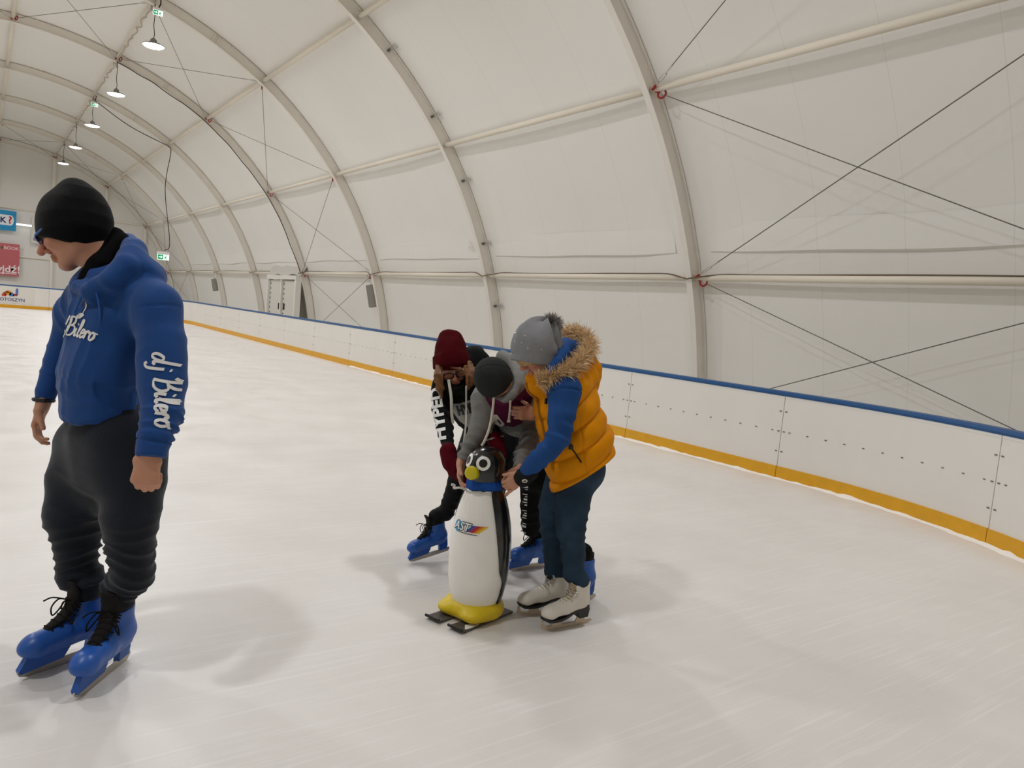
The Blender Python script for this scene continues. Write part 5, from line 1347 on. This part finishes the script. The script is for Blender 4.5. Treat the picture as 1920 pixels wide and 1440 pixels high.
    hm = mat('grey_marl_hoodie', '#7f7e7a', .85, .15, masks=[('maroon', '#5a1a3c')], bump=.12, scale=160, var=.06, var_scale=25)
    ob, HV, HQ = fmesh('hoodie', ho, hm, t, dh, attrs={'maroon': mm})
    def onho(name, pl, m, o=(945, 790), lift=.003):
        sc = 3.9 / FPX; decal(name, np.array([((x - o[0]) * sc, -(y - o[1]) * sc) for x, y in pl]), [tuple(range(len(pl)))[::-1]], pix(o[0], o[1], 3.8), RGT, -DWN, (HV, HQ), m, ob, lift=lift, back=.3, step=.02, ray_dir=FWD)
    onho('chest_patch', [(921, 786), (926, 778), (932, 778), (946, 797), (940, 803), (930, 798), (922, 796)], M_WHITE); onho('patch_mark', [(931, 787), (934, 787), (940, 794), (938, 797)], M_BLACK, lift=.0045)
    mb = MB(); wm = mat('cream_drawstring', '#cfc8ba', .7, .2, bump=.2, scale=300)
    mb.tube(smoothline([pix(*q) for q in ((926, 746, 3.66), (923, 775, 3.68), (917, 805, 3.66), (908, 828, 3.64), (903, 836, 3.64))], 6), .0065, 6)
    mb.tube(smoothline([pix(*q) for q in ((957, 752, 3.66), (956, 770, 3.7), (954, 788, 3.74))], 6), .0055, 6); mb.tube([pix(954, 787, 3.74), pix(954, 792, 3.74)], .009, 8); mb.obj('drawstrings', wm, ob)
    # --- head and hands
    C = pix(930, 711, 3.75); A = head(bd, C, iv(.38, -.85, .36), iv(-.42, .2, .88), .98)
    bd.cap(C - A[2] * .05, pix(955, 735, 3.9), .05, .055, k=.03); bd.chain([pix(955, 740, 3.92), T1, T0, pel], [.07, (.11, .08), (.11, .08), (.11, .08)], sd, .04)
    for q in (P1[0], P2[0]): bd.cap(pel, q, .08, .08, k=.04)
    bd.cap(T2, A1[0], .06, .05, k=.03); bd.cap(T2, A2[0], .06, .05, k=.03)
    W = pix(864, 869, 3.75); bd.cap(A1[-1], W, .018, .022, k=.01); hand(bd, W, iv(-.02, -.85, .5), iv(1, .1, .1), iv(0, .2, 1), .92, (14, 30, 28), (.8, .3, .2), 1.05)
    W = pix(974, 884, 3.66); bd.cap(A2[-1], W, .026, .024, k=.01); hand(bd, W, iv(-.62, -.7, .3), iv(-.15, .1, -1), iv(-.6, .6, .3), .95, (70, 80, 45), (.6, .35, .4), 1.1, per=((70, 80, 45), (70, 80, 45), (70, 80, 45), (4, 8, 6)))
    fmesh('body', bd, M_SKIN, t, attrs=skin_attrs(C, A, .98))
    # --- close-fitting cap
    ht = Field(.005); ht.ell(pix(926, 707, 3.745), (.102, .092, .102), A, .02); ht.ell(pix(924, 711, 3.74), (.1, .092, .098), A, .02)
    ht.skull(C, A, .98, .007); ht.plane(pix(942, 728, 3.72), iv(.56, -.72, -.4))
    cm = mat('dark_grey_fleece', '#2b2d2c', .9, .12, bump=.15, scale=220, var=.08, var_scale=15)
    def dc(P, N):
        uv = topx(P); q = np.abs(uv[:, 1] - (685 + .008 * (uv[:, 0] - 925) ** 2)); q2 = np.abs(uv[:, 0] - (899 + .01 * (uv[:, 1] - 705) ** 2))
        return -.003 * np.clip(1 - q / 2, 0, 1) - .003 * np.clip(1 - q2 / 2, 0, 1) + .002 * wob(P, 8, 91)
    fmesh('beanie', ht, cm, t, dc)
    return t

def girl():
    base = on_z(860, 1048); base[2] = 0
    t = thing('person', base, 'person with long brown hair in maroon beanie and black printed hoodie', 'person')
    z = np.array([0, 0, 1.])
    toe = on_z(766, 1056); hl = pix(836, 1034, 4.5); dd = nrm(hl - toe); s1 = place_skate('rental', t, toe + dd * .26, toe, up=(-.05, .05, 1), scale=.87)
    he2 = on_z(918, 1052); tt = on_z(868, 1062); d2 = nrm(tt - he2); s2 = place_skate('rental', t, he2, he2 + d2 * .29, scale=.95)
    a1, a2 = s1(.062, 0, .25), s2(.062, 0, .25)
    bd = Field(.0045); tr = Field(.007); pel = pix(928, 812, 4.45); sd = iv(.93, .3, -.2)
    tr.cap(pix(915, 795, 4.42), pel, (.15, .11), (.165, .12), sd, .03)
    P1, _ = limb(tr, bd, [(893, 820, 4.43, 28), (868, 880, 4.42, 23), (851, 925, 4.43, 18), (835, 962, 4.46, 14.5)], .03, flat=(0, 0)); tr.chain([P1[-1], a1 + z * .02, a1 - z * .02], [rp(14.5, 4.5), .042, .04], None, .015, (0, 1)); bd.chain([P1[-1], a1, a1 - z * .1], [.035, .028, .025])
    P2, _ = limb(tr, bd, [(950, 825, 4.42, 30), (938, 880, 4.36, 24), (920, 945, 4.4, 18), (913, 1000, 4.5, 15)], .03, flat=(0, 0)); tr.chain([P2[-1], a2 - z * .03], [rp(15, 4.5), .046], None, .015, (0, 1)); bd.chain([P2[-1], a2, a2 - z * .1], [.035, .028, .025])
    fmesh('leggings', tr, mat('black_leggings', '#101012', .75, .2, bump=.06, scale=160, var=.1, var_scale=8), t, lambda P, N: .002 * wob(P, 7, 101) + folds(P, P1[1], P1[3], .1, .05, .003, 102))
    ho = Field(.006); T0, T1, T2 = pix(922, 800, 4.44), pix(893, 765, 4.38), pix(868, 730, 4.28)
    ho.chain([T0, T1, T2], [(.15, .115), (.145, .115), (.15, .1)], sd, .05); ho.cap(pix(836, 722, 4.26), pix(898, 692, 4.32), .07, .075, k=.05)
    A1, _ = limb(ho, bd, [(829, 725, 4.24, 20), (828, 762, 4.18, 19), (833, 802, 4.06, 16), (841, 838, 3.93, 12.5)], .03, flat=(0, 0), fac=.58)
    ho.cap(A1[-1], pix(845, 852, 3.85), rp(12.5, 3.93), rp(11, 3.88), k=.01, flat=(0, 1))
    A2, _ = limb(ho, bd, [(903, 702, 4.34, 21), (910, 768, 4.31, 16), (925, 812, 4.07, 13), (930, 831, 3.9, 12)], .03, fac=.58)
    ho.ell(pix(893, 672, 4.34), (.09, .07, .065), np.array([iv(.8, -.6, 0), FWD, iv(.6, .8, 0)]), .04); ho.chain([pix(872, 690, 4.22), pix(884, 668, 4.3), pix(895, 660, 4.4)], [.035, .045, .04], None, .03)
    ho.chain([pix(836, 718, 4.18), pix(855, 733, 4.15), pix(878, 718, 4.18)], [.022, .026, .026], None, .03)
    band = [(838, 757), (862, 757), (895, 745), (935, 770), (920, 815), (884, 806), (862, 790)]
    def gm(V): uv = topx(V); return np.where((depth(V) < 4.42) & (uv[:, 0] > 849), polysd(uv, band) * .003, -1)
    hm = mat('black_print_hoodie', '#0e0e0f', .82, .15, masks=[('greyband', '#a5a39e')], bump=.12, scale=150)
    ob, HV, HQ = fmesh('hoodie', ho, hm, t, lambda P, N: .003 * wob(P, 6, 111) + folds(P, A1[0], A1[3], .1, .07, .005, 112) + folds(P, T1, T0, .2, .07, .005, 113), attrs={'greyband': gm})
    Vt, Ft = text_mesh('HYPE', .062, .0045, spacing=1.0); xd = nrm(pix(892, 762, 4.2) - pix(856, 770, 4.22)); yd = nrm(-DWN - xd * (-DWN @ xd))
    decal('chest_lettering', Vt * [.8, 1.15], Ft, pix(874, 768, 4.15), xd, yd, (HV, HQ), M_BLACK, ob, lift=.003, back=.35, step=.02, ray_dir=FWD)
    Vt, Ft = text_mesh('HYPED', .1, .004, spacing=1.0); xd = nrm(pix(816, 722, 4.15) - pix(829, 832, 3.9)); yd = nrm(np.cross(-FWD, xd)); k = .36 / (Vt[:, 0].max() - Vt[:, 0].min())
    decal('sleeve_lettering', Vt * [k, .85], Ft, pix(820.5, 776, 4.02), xd, yd, (HV, HQ), M_WHITE, ob, lift=.003, back=.4, step=.015, ray_dir=FWD)
    mb = MB(); wm = mat('cream_drawstring', '#cfc8ba', .7, .2)
    mb.tube(smoothline([pix(*q) for q in ((841, 712, 4.08), (846, 745, 4.06), (847, 775, 4.06), (849, 794, 4.06))], 6), .008, 6)
    mb.tube(smoothline([pix(*q) for q in ((874, 724, 4.06), (874, 765, 4.1), (873, 800, 4.05), (868, 840, 4.0))], 6), .005, 6); mb.obj('drawstrings', wm, ob)
    # --- head
    C = pix(849, 680, 4.2); A = head(bd, C, iv(.14, -.5, .85), iv(-.1, .85, .5), 1.0)
    bd.cap(C - A[2] * .05 - A[0] * .02, pix(870, 705, 4.3), .045, .05, k=.03); bd.chain([pix(870, 710, 4.3), T1, pel], [.06, (.1, .07), (.11, .08)], sd, .04)
    for q in (P1[0], P2[0]): bd.cap(pel, q, .08, .07, k=.04)
    bd.cap(T2, A1[0], .05, .045, k=.03); bd.cap(T2, A2[0], .05, .045, k=.03)
    g1, g2 = pix(843, 857, 3.855), pix(931, 836, 3.865)
    gd1 = (iv(.28, -.9, .35), iv(.8, .1, -.4), iv(.5, .1, .8)); gd2 = (iv(.2, -.85, .55), iv(-.3, -.4, .8), iv(-.8, -.2, 0))
    for W, (d_, n_, t_) in ((g1, gd1), (g2, gd2)): hand(bd, W, d_, n_, t_, .9, (25, 40, 30))
    bd.cap(A1[-1], g1, .025, .022, k=.01); bd.cap(A2[-1], g2, .025, .022, k=.01)
    fmesh('body', bd, M_SKIN, t, attrs=skin_attrs(C, A, 1.0))
    gm_ = mat('maroon_knit_glove', '#500a15', .9, .08, bump=.25, scale=200, var=.1, var_scale=25)
    for W, (d_, n_, t_), fr in ((g1, gd1, A1[-1]), (g2, gd2, A2[-1])):
        fd = Field(.0045); hand(fd, W, d_, n_, t_, 1.02, (25, 40, 30), r=1.5, k=.012); fd.cap(W - d_ * .035, W + d_ * .03, .043, .046, k=.012)
        fmesh('glove', fd, gm_, t, lambda P, N: .003 * wob(P, 10, 121))
    MB().tube([g2 - gd2[0] * .05 + .044 * (math.cos(q) * iv(1, .2, 0) + math.sin(q) * FWD) for q in np.linspace(0, 2 * math.pi, 18)], .006, 6, caps=False).obj('bracelet', M_HOOK, t)
    # --- beanie with turned-up cuff
    ua = iv(-.13, .96, .22); HA = np.array([iv(.97, .13, 0), np.cross(ua, iv(.97, .13, 0)), ua]); sc = 4.2 / FPX
    ht = Field(.005); ht.chain([pix(847, 682, 4.2), pix(845, 655, 4.21), pix(842, 636, 4.21)], [33 * sc, 30 * sc, 17 * sc], None, .03); ht.cap(pix(834, 633, 4.21), pix(853, 631, 4.21), 11 * sc, k=.03)
    ht.cap(pix(848, 689, 4.19), pix(846, 667, 4.2), (35.5 * sc, 35 * sc), (34.5 * sc, 34 * sc), HA[0], .004, (1, 1)); ht.skull(C, A, 1.0, .006); ht.plane(pix(848, 689, 4.19), -ua)
    fmesh('beanie', ht, mat('maroon_knit', '#48070f', .9, .08, bump=.3, scale=240, var=.06, var_scale=20), t, lambda P, N: .002 * wob(P, 9, 131))
    # --- hair
    hr = mat('brown_hair', '#80542f', .45, .4, var=.35, var_scale=50); fd = Field(.0045)
    for pts, rr in ((((824, 688, 4.13), (822, 705, 4.1), (825, 728, 4.1), (828, 745, 4.1)), (.022, .027, .022, .006)), (((878, 684, 4.16), (883, 700, 4.14), (882, 716, 4.12), (878, 728, 4.12)), (.025, .032, .026, .008)),
                    (((846, 689, 4.1), (862, 692, 4.09), (874, 700, 4.1)), (.006, .01, .012)), (((872, 688, 4.1), (878, 705, 4.09), (876, 722, 4.08)), (.01, .012, .006))):
        fd.chain([pix(*q) for q in pts], rr, None, .012)
    def dhair(P, N): uv = topx(P); return .0032 * np.sin(uv[:, 0] * 2.1 + .35 * np.sin(uv[:, 1] * .12)) + .002 * wob(P, 14, 141)
    fmesh('hair', fd, hr, t, dhair)
    mb = MB(); E = lambda a, b, c: C + 1.0 * (a * A[0] + b * A[1] + c * A[2])
    for s in (1, -1):
        mb.tube([E(.116, .034 * s, -.016) + .95 * (.029 * math.cos(q) * A[1] + .02 * math.sin(q) * A[2]) for q in np.linspace(0, 2 * math.pi, 22)], .0034, 5, caps=False)
        mb.tube([E(.112, .06 * s, -.004), E(.06, .076 * s, .0), E(.01, .08 * s, 0)], .003, 5)
    mb.tube([E(.116, .01, -.01), E(.121, 0, -.008), E(.116, -.01, -.01)], .003, 5)
    g = mb.obj('spectacles', M_BLACK, t)
    for s in (1, -1): MB().add([E(.116, .034 * s, -.016) + .95 * (.028 * math.cos(q) * A[1] + .019 * math.sin(q) * A[2]) for q in np.linspace(0, 2 * math.pi, 17)[:-1]], [tuple(range(16))]).obj('lens', M_LENS, g)
    return t

PEN = penguin()
man()
woman()
boy()
girl()
